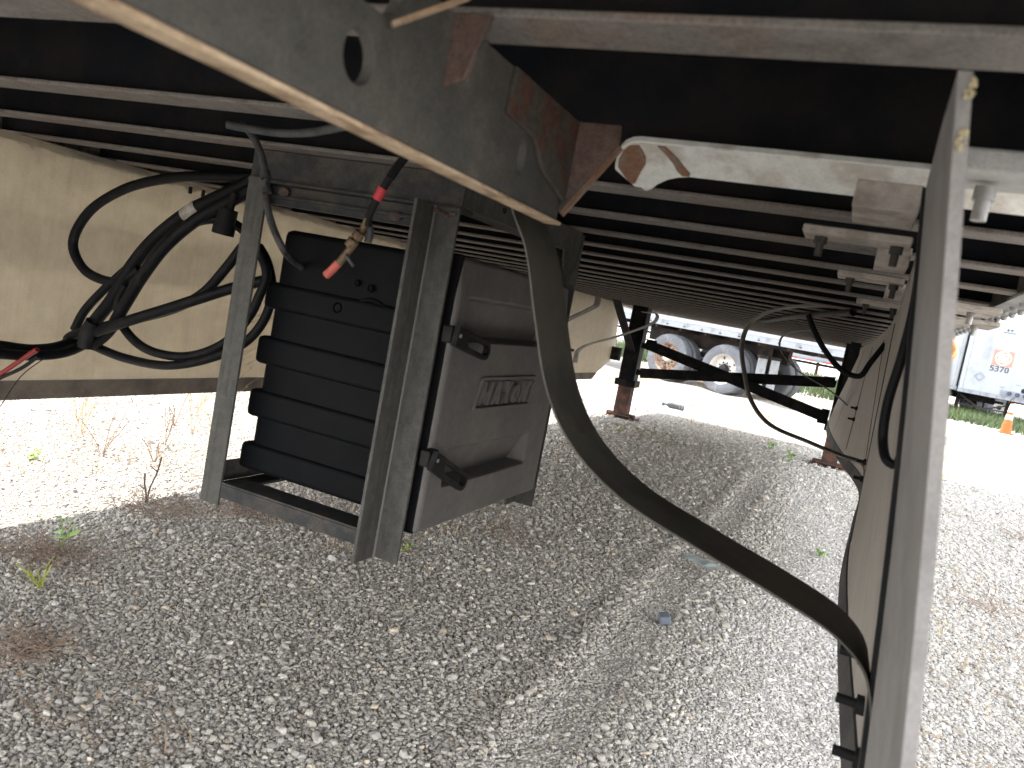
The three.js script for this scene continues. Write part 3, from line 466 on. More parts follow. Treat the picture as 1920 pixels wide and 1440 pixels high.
  pl.push(face(new THREE.TorusGeometry(0.0045, 0.0009, 6, 16).translate(0.121, 0.018, 0.002), NZ, NY, cx));
  const np = obj('name_plate', pl, M.cover, cv); np.userData.label = 'raised framed lettering MAXON moulded in the cover';
  // rubber latches
  for (const [p, q] of [[[-1.145, 0.763], [-1.276, 0.739]], [[-1.145, 0.556], [-1.28, 0.5]]]) {
    const l = part('latch', pump), a = new THREE.Vector2(...p), b = new THREE.Vector2(...q), d = b.clone().sub(a).normalize(), n = new THREE.Vector2(-d.y, d.x), s = new THREE.Shape(), h = new THREE.Path(), r = 0.0155, ri = 0.0085;
    const ang = Math.atan2(d.y, d.x), st = a.clone().addScaledVector(d, 0.035), en = b.clone().addScaledVector(d, -r);
    s.moveTo(a.x + n.x * 0.015, a.y + n.y * 0.015); s.lineTo(st.x + n.x * r, st.y + n.y * r); s.lineTo(en.x + n.x * r, en.y + n.y * r); s.absarc(en.x, en.y, r, ang + Math.PI / 2, ang - Math.PI / 2, true); s.lineTo(st.x - n.x * r, st.y - n.y * r); s.lineTo(a.x - n.x * 0.015, a.y - n.y * 0.015);
    const s2 = a.clone().addScaledVector(d, 0.048); h.absarc(en.x, en.y, ri, ang + Math.PI / 2, ang - Math.PI / 2, true); h.absarc(s2.x, s2.y, ri, ang - Math.PI / 2, ang - Math.PI * 1.5, true); s.holes.push(h);
    const e = new THREE.ExtrudeGeometry(s, { depth: 0.005, bevelEnabled: true, bevelSize: 0.0015, bevelThickness: 0.003, bevelSegments: 3, curveSegments: 12 });
    e.applyMatrix4(new THREE.Matrix4().makeBasis(new THREE.Vector3(0, 0, 1), new THREE.Vector3(0, 1, 0), new THREE.Vector3(-1, 0, 0)).setPosition(cx + 0.0225, 0, 0));
    obj('strap', e, M.rubber, l);
    obj('latch_pin', rod([cx + 0.02, p[1] + 0.001, p[0] - 0.006], [cx + 0.027, p[1] + 0.001, p[0] - 0.006], 0.0045, 0.0035, 8), M.galv, l);
    obj('latch_lug', box(0.35, cx + 0.0135, p[1] - 0.014, p[1] + 0.014, p[0] - 0.03, p[0] + 0.002, 0.003), M.rubber, l);
  }
}

// ---------------------------------------------------------------- cables
const coil = thing('cable_coil', 'looped bundle of thick black cables hanging in front of the beige skirt', 'cable bundle');
{
  const T = (pts, r, n = 64) => obj('cable', tube(pts, r, n, 10), M.cableBlack, coil);
  T([[-0.406,1.006,-1.5], [-0.527,0.995,-1.5], [-0.646,0.98,-1.5], [-0.815,0.931,-1.5], [-0.936,0.851,-1.5], [-0.973,0.768,-1.5], [-0.921,0.709,-1.5], [-0.824,0.692,-1.5], [-0.773,0.705,-1.5], [-0.723,0.739,-1.5]], 0.0125);
  T([[-0.397,1.005,-1.5], [-0.491,0.954,-1.5], [-0.585,0.904,-1.5], [-0.684,0.825,-1.5], [-0.75,0.744,-1.5], [-0.804,0.647,-1.5], [-0.858,0.571,-1.5], [-0.876,0.509,-1.5]], 0.017);
  T([[-0.372,0.985,-1.48], [-0.448,0.941,-1.48], [-0.53,0.885,-1.47], [-0.605,0.809,-1.46], [-0.664,0.729,-1.46], [-0.725,0.641,-1.47], [-0.775,0.57,-1.48], [-0.829,0.521,-1.48]], 0.0155);
  T([[-0.663,0.723,-1.45], [-0.632,0.784,-1.46], [-0.58,0.849,-1.47], [-0.522,0.887,-1.48], [-0.469,0.897,-1.5], [-0.432,0.883,-1.52], [-0.378,0.835,-1.53], [-0.348,0.789,-1.53], [-0.362,0.728,-1.53], [-0.377,0.687,-1.53], [-0.428,0.611,-1.52], [-0.546,0.55,-1.52], [-0.651,0.544,-1.5], [-0.732,0.572,-1.5], [-0.774,0.613,-1.5], [-0.782,0.654,-1.5], [-0.762,0.692,-1.5]], 0.0115, 110);
  T([[-0.415,0.843,-1.51], [-0.447,0.784,-1.5], [-0.507,0.713,-1.5], [-0.574,0.666,-1.49], [-0.716,0.604,-1.47], [-0.807,0.566,-1.46], [-0.889,0.53,-1.46], [-0.903,0.513,-1.47], [-0.872,0.517,-1.48]], 0.0125);
  T([[-0.354,0.776,-1.54], [-0.424,0.742,-1.51], [-0.496,0.701,-1.48], [-0.57,0.665,-1.47], [-0.681,0.611,-1.45], [-0.785,0.564,-1.45]], 0.0135);
  T([[-0.879,0.523,-1.5], [-0.817,0.514,-1.5], [-0.744,0.506,-1.51], [-0.584,0.519,-1.51], [-0.44,0.576,-1.52], [-0.37,0.628,-1.53], [-0.338,0.694,-1.54], [-0.343,0.759,-1.55], [-0.371,0.82,-1.55], [-0.402,0.851,-1.55]], 0.0115, 90);
  T([[-0.924,0.546,-1.5], [-0.899,0.598,-1.5], [-0.837,0.668,-1.5], [-0.788,0.714,-1.5], [-0.739,0.757,-1.5]], 0.0115, 30);
  T([[-0.86,0.515,-1.15], [-0.845,0.514,-1.2], [-0.846,0.511,-1.25], [-0.859,0.502,-1.34], [-0.863,0.513,-1.42], [-0.898,0.541,-1.5], [-0.844,0.601,-1.5]], 0.0125, 50);
  T([[-0.824,0.498,-1.13], [-0.811,0.499,-1.18], [-0.813,0.498,-1.23], [-0.829,0.492,-1.32], [-0.828,0.5,-1.4], [-0.841,0.523,-1.47], [-0.785,0.575,-1.48]], 0.0125, 50);
  obj('cable_wrap', tube([[-0.787,0.59,-1.44], [-0.802,0.557,-1.44], [-0.806,0.519,-1.44]], 0.018, 12, 12), M.rubber, coil);
  const lb = obj('cable_label', tube([[-0.6,0.892,-1.5], [-0.56,0.919,-1.5]], 0.0182, 6, 16), M.pale, coil); lb.userData.label = 'white printed sleeve round the thickest cable';
  const pg = part('plug', coil);
  obj('plug_body', [tube([[-0.427,0.922,-1.46], [-0.433,0.864,-1.46]], 0.022, 4, 8), tube([[-0.432,0.882,-1.46], [-0.434,0.862,-1.46]], 0.026, 4, 6)], M.rubber, pg);
  obj('plug_stem', tube([[-0.421,0.919,-1.46], [-0.419,0.948,-1.46], [-0.415,0.961,-1.46]], 0.008, 10), M.rubber, pg);
  obj('red_cable', tube([[-0.982,0.363,-1.28], [-0.876,0.436,-1.28], [-0.796,0.495,-1.28], [-0.76,0.52,-1.28]], 0.006, 24), M.redCable, coil);
  obj('thin_cable', tube([[-0.981,0.36,-1.28], [-0.874,0.427,-1.28], [-0.805,0.466,-1.28], [-0.753,0.505,-1.28]], 0.0045, 24), M.cableBlack, coil);
}
tag(obj('wire', tube([[-0.89,0.353,-1.3], [-0.829,0.442,-1.3], [-0.758,0.5,-1.3]], 0.0012, 16, 5), M.cableBlack), 'thin loose wire hanging from the cables at the left edge', 'wire');
{
  const c = thing('grey_conduit', 'grey flexible conduit sagging under the crossmembers above the frame', 'conduit');
  obj('hose', tube([[0.083,1.004,-0.895], [0.11,1.004,-0.908], [0.158,1.004,-0.914], [0.228,1.004,-0.891], [0.313,1.004,-0.84], [0.404,1.004,-0.776], [0.483,1.004,-0.708]], 0.0058, 50, 10), M.hoseGrey, c);
  const d = thing('hanging_cable', 'grey-black cable dropping beside the left post into the black box', 'cable');
  obj('cable', tube([...[[-0.067,1.043,-1.08], [-0.044,1.03,-1.08], [-0.014,0.997,-1.08], [0.002,0.964,-1.08]], ...[[-0.012,0.952,-1.1], [-0.002,0.916,-1.1], [0.017,0.882,-1.1], [0.044,0.85,-1.1]], ...[[0.012,0.833,-1.17]], ...[[0.007,0.823,-1.205]]], 0.0062, 60, 10), M.hoseGrey, d);
  obj('cable_clamp', [rod(...[[-0.001,0.969,-1.08], [0.004,0.959,-1.08]], 0.009), rod(...[[0.008,0.944,-1.08], [0.011,0.935,-1.08]], 0.0085)], M.darkSteel, d);
  const w = thing('cut_wires', 'cut battery wires with red tape and corroded terminals hanging before the black box', 'wires');
  const hose = [[0.369,1.028,-0.95], [0.357,1.008,-0.95], [0.34,0.984,-0.95], [0.331,0.966,-0.95]]; const hc = curve(hose), cg = [];
  for (let i = 0; i < 26; i++) { const p = hc.getPointAt(i / 26), t = hc.getTangentAt(i / 26); cg.push(new THREE.TorusGeometry(0.0052, 0.0014, 5, 14).applyQuaternion(new THREE.Quaternion().setFromUnitVectors(new THREE.Vector3(0, 0, 1), t)).translate(p.x, p.y, p.z)); }
  obj('corrugated_sleeve', [tube(hose, 0.0052, 20, 10), ...cg], M.rubber, w);
  obj('wire', tube([[0.332,0.969,-0.95], [0.324,0.954,-0.95], [0.314,0.93,-0.95], [0.308,0.912,-0.95], [0.308,0.897,-0.95]], 0.0055, 30, 10), M.rubber, w);
  obj('red_tape', tube([[0.323,0.953,-0.95], [0.316,0.936,-0.95]], 0.0067, 6, 12), M.redTape, w);
  obj('terminal', [tube([[0.307,0.908,-0.95], [0.302,0.891,-0.95], [0.291,0.873,-0.95], [0.282,0.856,-0.95], [0.271,0.84,-0.95]], 0.0058, 30, 8), tube([[0.302,0.888,-0.945], [0.297,0.879,-0.945]], 0.0085, 4, 8), tube([[0.294,0.876,-0.945], [0.288,0.866,-0.945]], 0.0085, 4, 8)], M.brass, w);
  obj('red_cap', tube([[0.271,0.841,-0.95], [0.263,0.831,-0.95], [0.253,0.82,-0.95]], 0.0062, 8, 12), M.redCap, w);
  obj('wire_tail', [tube([[0.304,0.905,-0.955], [0.311,0.891,-0.955], [0.31,0.876,-0.955]], 0.0055, 12, 8), tube([[0.284,0.853,-0.945], [0.292,0.847,-0.945], [0.3,0.84,-0.945]], 0.0026, 8, 6)], M.hoseGrey, w);
}
tag(obj('skirt_hose', tube([...[[0.999,0.983,-0.95]], ...[[1.004,0.956,-1], [1.007,0.902,-1]], ...[[1.007,0.853,-1.02], [1.004,0.796,-1.02], [1.008,0.756,-1.02]], ...[[1.017,0.735,-1], [1.026,0.733,-1]], ...[[1.028,0.761,-0.98]]].map((p) => p), 0.0055, 80, 10), M.cableBlack), 'black hose looping down the inner face of the near right skirt', 'hose');
tag(obj('drooping_hose', tube([[0.758,1.003,-3.3], [0.791,0.95,-3.3], [0.844,0.883,-3.3], [0.925,0.816,-3.3], [0.987,0.809,-3.3], [1.013,0.866,-3.3], [1.048,0.944,-3.3]], 0.011, 60, 10), M.cableBlack), 'black hose sagging in a loop between crossmembers and right skirt', 'hose');

// ---------------------------------------------------------------- trailers standing in the yard
function wheel(parent, x, y, z, rimMat, R = 0.49, face = 1) {   // axis along local z, outer face toward +z * face
  const w = part('wheel', parent); w.position.set(x, y, z); if (face < 0) w.rotation.y = Math.PI;
  const prof = [[0.3, -0.12], [0.36, -0.13], [R - 0.05, -0.135], [R - 0.012, -0.115], [R, -0.09], [R, 0.09], [R - 0.012, 0.115], [R - 0.05, 0.135], [0.36, 0.13], [0.3, 0.12]];
  const ty = [lathe(prof, 56).rotateX(Math.PI / 2), lathe(prof, 56).rotateX(Math.PI / 2).translate(0, 0, -0.33)];
  for (const gz of [-0.045, 0, 0.045]) ty.push(new THREE.TorusGeometry(R + 0.001, 0.004, 4, 56).translate(0, 0, gz));
  obj('tyre', ty, M.tyre, w);
  obj('rim', lathe([[0.302, 0.122], [0.3, 0.105], [0.275, 0.09], [0.265, 0.0], [0.25, -0.02], [0.2, 0.0], [0.17, 0.035], [0.1, 0.04], [0.1, -0.1]], 48).rotateX(Math.PI / 2), rimMat, w);
  obj('hub', lathe([[0.105, 0.03], [0.105, 0.06], [0.085, 0.085], [0.08, 0.13], [0.06, 0.145], [0, 0.148]], 28).rotateX(Math.PI / 2), rimMat === M.rimRust ? M.rimWhite : M.farDark, w);
  const lug = [], hand = []; for (let i = 0; i < 10; i++) { const a = i / 10 * 6.283; lug.push(rod([0.142 * Math.cos(a), 0.142 * Math.sin(a), 0.03], [0.142 * Math.cos(a), 0.142 * Math.sin(a), 0.065], 0.017, 0.014, 6)); }
  for (let i = 0; i < 5; i++) { const a = i / 5 * 6.283 + 0.3; hand.push(lathe([[0, 0.004], [0.03, 0.004], [0.03, 0]], 16).rotateX(Math.PI / 2).scale(0.7, 1.2, 1).rotateZ(a).translate(0.225 * Math.cos(a + 1.57), 0.225 * Math.sin(a + 1.57), -0.002)); }
  obj('lug_nuts', lug, M.farDark, w).userData.kind = 'stuff'; obj('hand_holes', hand, M.ink, w).userData.kind = 'stuff';
  return w;
}
{
  // white trailer across the yard: local x along its length (rear at +x), near side at z = 0, floor 1.08 above the wheels' ground
  const turn = Math.atan2(0.377, 0.926), gy = height(-1.4, -16) - 0.005;
  const t = thing('white_trailer', 'long white trailer parked across the yard with two dirty wheels showing', 'trailer', [-1.374, gy, -16], -turn);
  const len0 = -11, len1 = 2.42, fy = 0.985 - gy + 0.005;
  obj('side_wall', box(len0, len1, fy + 0.12, fy + 2.8, -0.03, 0), M.whiteVan, t);
  const sr = obj('side_rail', [box(len0, len1, fy, fy + 0.115, -0.03, 0.014)], M.alu, t);
  obj('rivets', (() => { const g = []; for (let x = len0 + 0.3; x < len1; x += 0.42) { g.push(box(x, x + 0.05, fy + 0.03, fy + 0.05, 0.014, 0.02), box(x + 0.01, x + 0.03, fy + 0.07, fy + 0.08, 0.014, 0.02)); } return g; })(), M.farDark, sr).userData.kind = 'stuff';
  obj('panel_strip', (() => { const g = []; for (let x = len0 + 1.2; x < len1; x += 1.22) g.push(box(x, x + 0.03, fy + 0.12, fy + 2.8, 0, 0.006)); return g; })(), M.whiteVan, t);
  obj('end_wall', box(len1 - 0.03, len1, fy, fy + 2.8, -2.6, -0.031), M.whiteVan, t); obj('far_wall', box(len0, len1, fy, fy + 2.8, -2.6, -2.57), M.whiteVan, t); obj('roof', box(len0, len1, fy + 2.8, fy + 2.84, -2.6, 0), M.whiteVan, t);
  obj('floor', [box(len0, len1, fy + 0.02, fy + 0.1, -2.57, -0.031)], M.farDark, t);
  const ug = [box(-2.4, 0.5, 0.78, fy, -0.95, -0.8), box(-2.4, 0.5, 0.78, fy, -1.8, -1.65)]; for (let x = len0 + 0.2; x < len1; x += 0.6) ug.push(box(x, x + 0.05, fy - 0.06, fy + 0.02, -2.5, -0.1));
  for (const x of [0, -1.3]) ug.push(rod([x, 0.5, -0.2], [x, 0.5, -2.4], 0.07), box(x - 0.4, x + 0.4, 0.62, 0.72, -0.92, -0.84));
  obj('undercarriage', ug, M.farDark, t);
  wheel(t, 0, 0.485, -0.16, M.rimWhite); wheel(t, -1.33, 0.485, -0.16, M.rimRust); wheel(t, 0, 0.485, -2.42, M.rimWhite, 0.49, -1); wheel(t, -1.33, 0.485, -2.42, M.rimWhite, 0.49, -1);
  for (const z of [-0.34, -0.86]) { const f = part('mud_flap', t); obj('flap', box(0.64, 0.655, 0.22, 0.84, z - 0.17, z + 0.17), M.alu, f); obj('flap_bracket', box(0.63, 0.66, 0.845, 0.9, z - 0.2, z + 0.2), M.farDark, f); }
  obj('rear_guard', [box(len1 - 0.12, len1 - 0.02, 0.45, 0.56, -2.4, -0.2), box(len1 - 0.1, len1 - 0.04, 0.5, fy, -0.7, -0.6), box(len1 - 0.1, len1 - 0.04, 0.5, fy, -2.0, -1.9)], M.farDark, t);
  obj('marking_print', [text('A4 7180', 0.12, 0.002).translate(len1 - 0.32, fy + 0.26, 0.001)].map((g) => g.scale(1, 1, 1)).slice(0, 0).concat([box(len1 - 0.5, len1 - 0.12, fy + 0.2, fy + 0.212, 0.0005, 0.003)]), M.greyVan, t);
}
function noseTrailer(name, label, x0, x1, z, by, gy, detail) {      // nose wall faces +z at z; body runs back
  const t = thing(name, label, 'trailer', [(x0 + x1) / 2, 0, z]); const a = (x1 - x0) / 2, r = 0.14;
  const sh = new THREE.Shape(); sh.moveTo(a, 12.5); sh.lineTo(-a, 12.5); sh.lineTo(-a, r); sh.quadraticCurveTo(-a, 0, -a + r, 0); sh.lineTo(a - r, 0); sh.quadraticCurveTo(a, 0, a, r);
  obj('body', new THREE.ExtrudeGeometry(sh, { depth: 2.7, bevelEnabled: false, curveSegments: 8 }).applyMatrix4(new THREE.Matrix4().makeBasis(new THREE.Vector3(1, 0, 0), new THREE.Vector3(0, 0, -1), new THREE.Vector3(0, 1, 0)).setPosition(0, by + 0.16, 0)), M.whiteVan, t);
  obj('bottom_rail', [box(-a - 0.01, a + 0.01, by, by + 0.158, -0.1, 0.012), box(-a - 0.01, -a + 0.05, by, by + 0.158, -12.5, -0.101), box(a - 0.05, a + 0.01, by, by + 0.158, -12.5, -0.101)], M.alu, t);
  obj('corner_post', [box(-a - 0.004, -a + 0.03, by + 0.16, by + 2.8, -0.2, -0.14), box(-a + r, -a + r + 0.02, by + 0.16, by + 2.86, 0, 0.008), box(a - r - 0.02, a - r, by + 0.16, by + 2.86, 0, 0.008)], M.alu, t);
  obj('panel_joint', [-0.4, 0.4].map((q) => box(q * a, q * a + 0.025, by + 0.16, by + 2.86, 0, 0.006)), M.whiteVan, t);
  obj('underside', [box(-a + 0.1, a - 0.1, by - 0.02, by + 0.05, -12.4, -0.15), box(-0.5, 0.5, by - 0.3, by - 0.05, -9, -2.8), box(-0.9, 0.9, by - 0.24, by - 0.12, -3.3, -3.2)], M.farDark, t);
  for (const s of [-1, 1]) { const l = obj('landing_leg', [box(s * 0.96 - 0.07, s * 0.96 + 0.07, gy + 0.32, by, -2.55, -2.4), box(s * 0.96 - 0.055, s * 0.96 + 0.055, gy + 0.02, gy + 0.32, -2.53, -2.42)], M.farDark, t); obj('foot', box(s * 0.96 - 0.14, s * 0.96 + 0.14, gy - 0.02, gy + 0.03, -2.6, -2.35), M.farDark, l); }
  obj('leg_brace', [beam([-0.9, by - 0.12, -2.4], [0, gy + 0.34, -2.4], 0.02, 0.07), beam([0.9, by - 0.25, -2.42], [0, gy + 0.34, -2.42], 0.02, 0.07), box(-0.9, 0.9, gy + 0.4, gy + 0.46, -2.47, -2.44)], M.post, t);
  wheel(t, -a + 0.2, gy + 0.49, -9.5, M.rimWhite).rotation.y = -Math.PI / 2; wheel(t, a - 0.2, gy + 0.49, -9.5, M.rimWhite).rotation.y = Math.PI / 2;
  if (detail) {
    const pc = part('placard', t); pc.userData.label = 'red square placard with a pale round emblem';
    const X = detail.x, k = detail.k;
    obj('plate', box(X - 0.36, X + 0.36, k(1.28), k(2.0), 0.0005, 0.006), flat([0.55, 0.16, 0.12], 0.6), pc);
    obj('emblem', [new THREE.TorusGeometry(0.27, 0.028, 4, 32).scale(1, 1, 0.15).translate(X, k(1.64), 0.008), ...[0, 1, 2, 3].map((i) => new THREE.TorusGeometry(0.1, 0.035, 4, 20).scale(1, 1, 0.15).translate(X + 0.09 * Math.cos(i * 1.571 + 0.785), k(1.64) + 0.09 * Math.sin(i * 1.571 + 0.785), 0.009))], flat([0.62, 0.62, 0.45], 0.6), pc);
    obj('fleet_number', text('5370', 0.23, 0.004).translate(X - 0.05, k(1.12), 0.002), M.ink, t);
    obj('maker_mark', [box(X - 0.1, X - 0.03, k(2.92), k(3.02), 0.001, 0.004), box(X + 0.03, X + 0.1, k(2.94), k(3.04), 0.001, 0.004), box(X - 0.22, X + 0.22, k(2.84), k(2.87), 0.001, 0.004)], M.ink, t);
    const dc = part('hazard_frame', t); const dx = X - 0.66, dy = k(0.62), dg = []; for (let i = 0; i < 4; i++) { const A = i * 1.571; dg.push(box(-0.2, 0.02, -0.03, 0.03, 0.001, 0.02).rotateZ(0.785).translate(0.0, 0.17, 0).rotateZ(A).translate(dx, dy, 0)); } obj('holder', dg, M.greyVan, dc);
    const cb = part('connector_box', t); obj('case', box(X + 0.2, X + 1.18, k(-0.06), k(0.2), 0.001, 0.05), M.greyVan, cb);
    obj('socket', [0.5, 0.78, 1.05].map((q) => lathe([[0.045, 0], [0.075, 0], [0.075, 0.06], [0.045, 0.06]], 20).rotateX(Math.PI / 2).translate(X + q, k(0.08), 0.05)), M.ink, cb);
    obj('dangling_lead', tube([[X + 0.72, k(-0.06), 0.06], [X + 0.6, k(-0.2), 0.1], [X + 0.55, k(-0.35), 0.06]], 0.015, 10, 6), M.ink, cb);
    obj('round_vent', lathe([[0, 0.03], [0.1, 0.03], [0.12, 0.0]], 20).rotateX(Math.PI / 2).translate(1.02, k(0.3), 0), M.farDark, t);
    obj('rating_stickers', [[X + 0.75, 0.5], [X + 0.95, 0.34], [X + 0.2, 0.28], [1.05, 0.02], [1.05, -0.08]].map(([x, y]) => box(x - 0.09, x + 0.09, k(y), k(y) + 0.05, 0.001, 0.003)), M.greyVan, t);
  }
  return t;
}
const G40 = drop(-40);
noseTrailer('nose_trailer', 'white trailer facing the camera with red placard and number 5370 on its nose', 5.02, 7.62, -37.6, 0.75, G40, { x: 0.02, k: (v) => 0.75 + 0.16 + 0.06 + v * 0.86 });
noseTrailer('nose_trailer', 'white trailer mostly hidden behind the near skirt, left of the numbered one', 2.2, 4.97, -37.8, 0.78, G40, null);
{
  // rows of parked trailers far behind
  const row = (label, x, z, turn, len, gy, col) => {
    const t = thing('distant_trailer', label, 'trailer', [x, gy, z], turn);
    obj('side_wall', box(-len / 2, len / 2, 1.15, 3.9, -2.5, 0), col, t); obj('side_rail', box(-len / 2, len / 2, 1.02, 1.145, -2.5, 0.01), M.alu, t);
    const tape = []; for (let q = -len / 2; q < len / 2 - 0.2; q += 0.9) tape.push(box(q, q + 0.45, 1.06, 1.12, 0.0105, 0.016)); obj('reflective_tape', tape, M.red, t);
    obj('undercarriage', [box(-len / 2 + 0.3, len / 2 - 0.3, 0.85, 1.0, -2, -0.4), box(len / 2 - 3.6, len / 2 - 0.8, 0.6, 0.9, -1.9, -0.5)], M.farDark, t);
    wheel(t, len / 2 - 1.5, 0.49, -0.2, M.rimWhite); wheel(t, len / 2 - 2.8, 0.49, -0.2, M.rimWhite);
    const l = obj('landing_leg', [box(-len / 2 + 2.4, -len / 2 + 2.55, 0.3, 1.02, -0.5, -0.36), box(-len / 2 + 2.42, -len / 2 + 2.53, 0.02, 0.3, -0.48, -0.38)], M.legRust, t); obj('foot', box(-len / 2 + 2.33, -len / 2 + 2.62, 0, 0.03, -0.55, -0.3), M.legRust, l);
    return t;
  };
  row('pale trailer far behind the rear overhang of the long white trailer', 3.2, -47, 0.12, 13, drop(-47), M.whiteVan);
  row('pale trailer far back at the yard edge behind the wheels', -13, -52, 0.1, 13, drop(-52), M.greyVan);
  row('pale trailer with red and white tape far behind the numbered trailer', 14, -58, 0.05, 15, drop(-58), M.whiteVan);
}
{
  const gy = height(5.2, -27), c = thing('traffic_cone', 'orange traffic cone with white bands at the grassy edge far right', 'traffic cone', [5.33, drop(-27), -27]);
  obj('cone_base', new RoundedBoxGeometry(0.38, 0.04, 0.38, 1, 0.012).translate(0, 0.02, 0), M.orange, c);
  obj('cone_body', lathe([[0.15, 0.04], [0.105, 0.38], [0.045, 0.88], [0.03, 0.9], [0, 0.9]], 28), M.orange, c);
  obj('white_band', [lathe([[0.103, 0.42], [0.086, 0.56]], 28), lathe([[0.078, 0.64], [0.05, 0.86]], 28)], flat([0.75, 0.72, 0.68], 0.6), c);
}

// ---------------------------------------------------------------- grass, weeds, litter
function blades(name, label, count, place, colors, hgt, wid, cat = 'grass') {
  const g = new THREE.BufferGeometry(); g.setAttribute('position', new THREE.Float32BufferAttribute([-0.5, 0, 0, 0.5, 0, 0, -0.3, 0.5, 0.1, 0.3, 0.5, 0.1, 0, 1, 0.35], 3)); g.setIndex([0, 1, 2, 1, 3, 2, 2, 3, 4]); g.computeVertexNormals();
  const im = new THREE.InstancedMesh(g, new THREE.MeshStandardMaterial({ roughness: 0.8, side: THREE.DoubleSide }), count); im.name = numbered(name); im.userData.kind = 'stuff'; tag(im, label, cat);
  const m = new THREE.Matrix4(), q = new THREE.Quaternion(), c = new THREE.Color();
  for (let i = 0; i < count; i++) { const [x, z, lay] = place(i), h = hgt * rr(0.4, 1.2), e = new THREE.Euler(rr(-0.4, 0.4) + (lay ? rr(0.9, 1.5) : 0), rr(0, 6.28), rr(-0.4, 0.4), 'YXZ'); q.setFromEuler(e); im.setMatrixAt(i, m.compose(new THREE.Vector3(x, height(x, z) - 0.004 + (lay ? 0.012 : 0), z), q, new THREE.Vector3(wid * rr(0.6, 1.4), h, h))); const k = colors[Math.floor(rnd() * colors.length)], b = rr(0.75, 1.2); im.setColorAt(i, c.setRGB(k[0] * b, k[1] * b, k[2] * b)); }
  im.castShadow = im.receiveShadow = true; scene.add(im); return im;
}
const GREENS = [[0.035, 0.07, 0.015], [0.05, 0.085, 0.02], [0.028, 0.05, 0.013], [0.08, 0.085, 0.035]], STRAW = [[0.3, 0.19, 0.08], [0.25, 0.15, 0.065], [0.34, 0.25, 0.13]];
blades('grass', 'green grass verge along the far edge below the numbered trailer', 16000, () => { const z = rr(-46, -29.2); return [rr(1, 14), z + 0.4 * Math.sin(z * 7)]; }, GREENS, 0.34, 0.035);
blades('grass', 'bright green grass beyond the rear of the long white trailer', 14000, () => [rr(-9, 2.5), rr(-50, -24)], GREENS, 0.5, 0.035);
blades('dry_grass', 'scattered straw-coloured dry grass on the sunlit gravel beyond the landing legs', 9000, () => { for (;;) { const x = rr(-6, 2.6), z = rr(-22, -7.6); if (fbm(x * 0.55 + 7, z * 0.9 + 70, 77, 0, 4) > rr(0.5, 0.64)) return [x, z, rnd() < 0.7]; } }, STRAW, 0.09, 0.006, 'dry grass');
blades('dry_litter', 'dry straw and stalks lying on the gravel outside the right skirt', 1400, () => { for (;;) { const z = rr(-12, -1.8), x = 1.15 + rnd() * (0.3 - z * 0.2); if (fbm(x * 1.5 + 3, z * 1.5 + 30, 57, 0, 3) > rr(0.48, 0.62)) return [x, z, rnd() < 0.9]; } }, STRAW, 0.07, 0.004, 'dry grass');
blades('dry_litter', 'brown dry weed litter on the gravel at the left, around the frame posts', 2600, () => { for (;;) { const x = rr(-2.4, 0.1), z = rr(-3, -0.9); if (fbm(x * 2.2 + 30, z * 2.2 + 30, 67, 0, 3) > rr(0.5, 0.62)) return [x, z, rnd() < 0.85]; } }, [[0.2, 0.13, 0.09], [0.28, 0.19, 0.12], [0.34, 0.25, 0.14]], 0.06, 0.003, 'dry grass');

const weedMat = { tan: flat([0.4, 0.3, 0.17], 0.85), brown: flat([0.2, 0.145, 0.105], 0.9), dark: flat([0.09, 0.065, 0.05], 0.9), green: flat([0.16, 0.28, 0.035], 0.7, { side: THREE.DoubleSide }), yellow: flat([0.24, 0.25, 0.04], 0.7, { side: THREE.DoubleSide }), red: flat([0.26, 0.19, 0.14], 0.9) };
const leafGeo = (s) => { const g = new THREE.BufferGeometry(); const P = [0, 0, 0, -0.3, 0.05, 0.35, 0.3, 0.05, 0.35, -0.34, 0.04, 0.65, 0.34, 0.04, 0.65, 0, -0.02, 1.05, 0, 0.01, 0.4, 0, 0.0, 0.68].map((v) => v * s); g.setAttribute('position', new THREE.Float32BufferAttribute(P, 3)); g.setIndex([0, 6, 1, 0, 2, 6, 1, 6, 3, 6, 7, 3, 6, 2, 7, 2, 4, 7, 3, 7, 5, 7, 4, 5]); g.computeVertexNormals(); return g; };
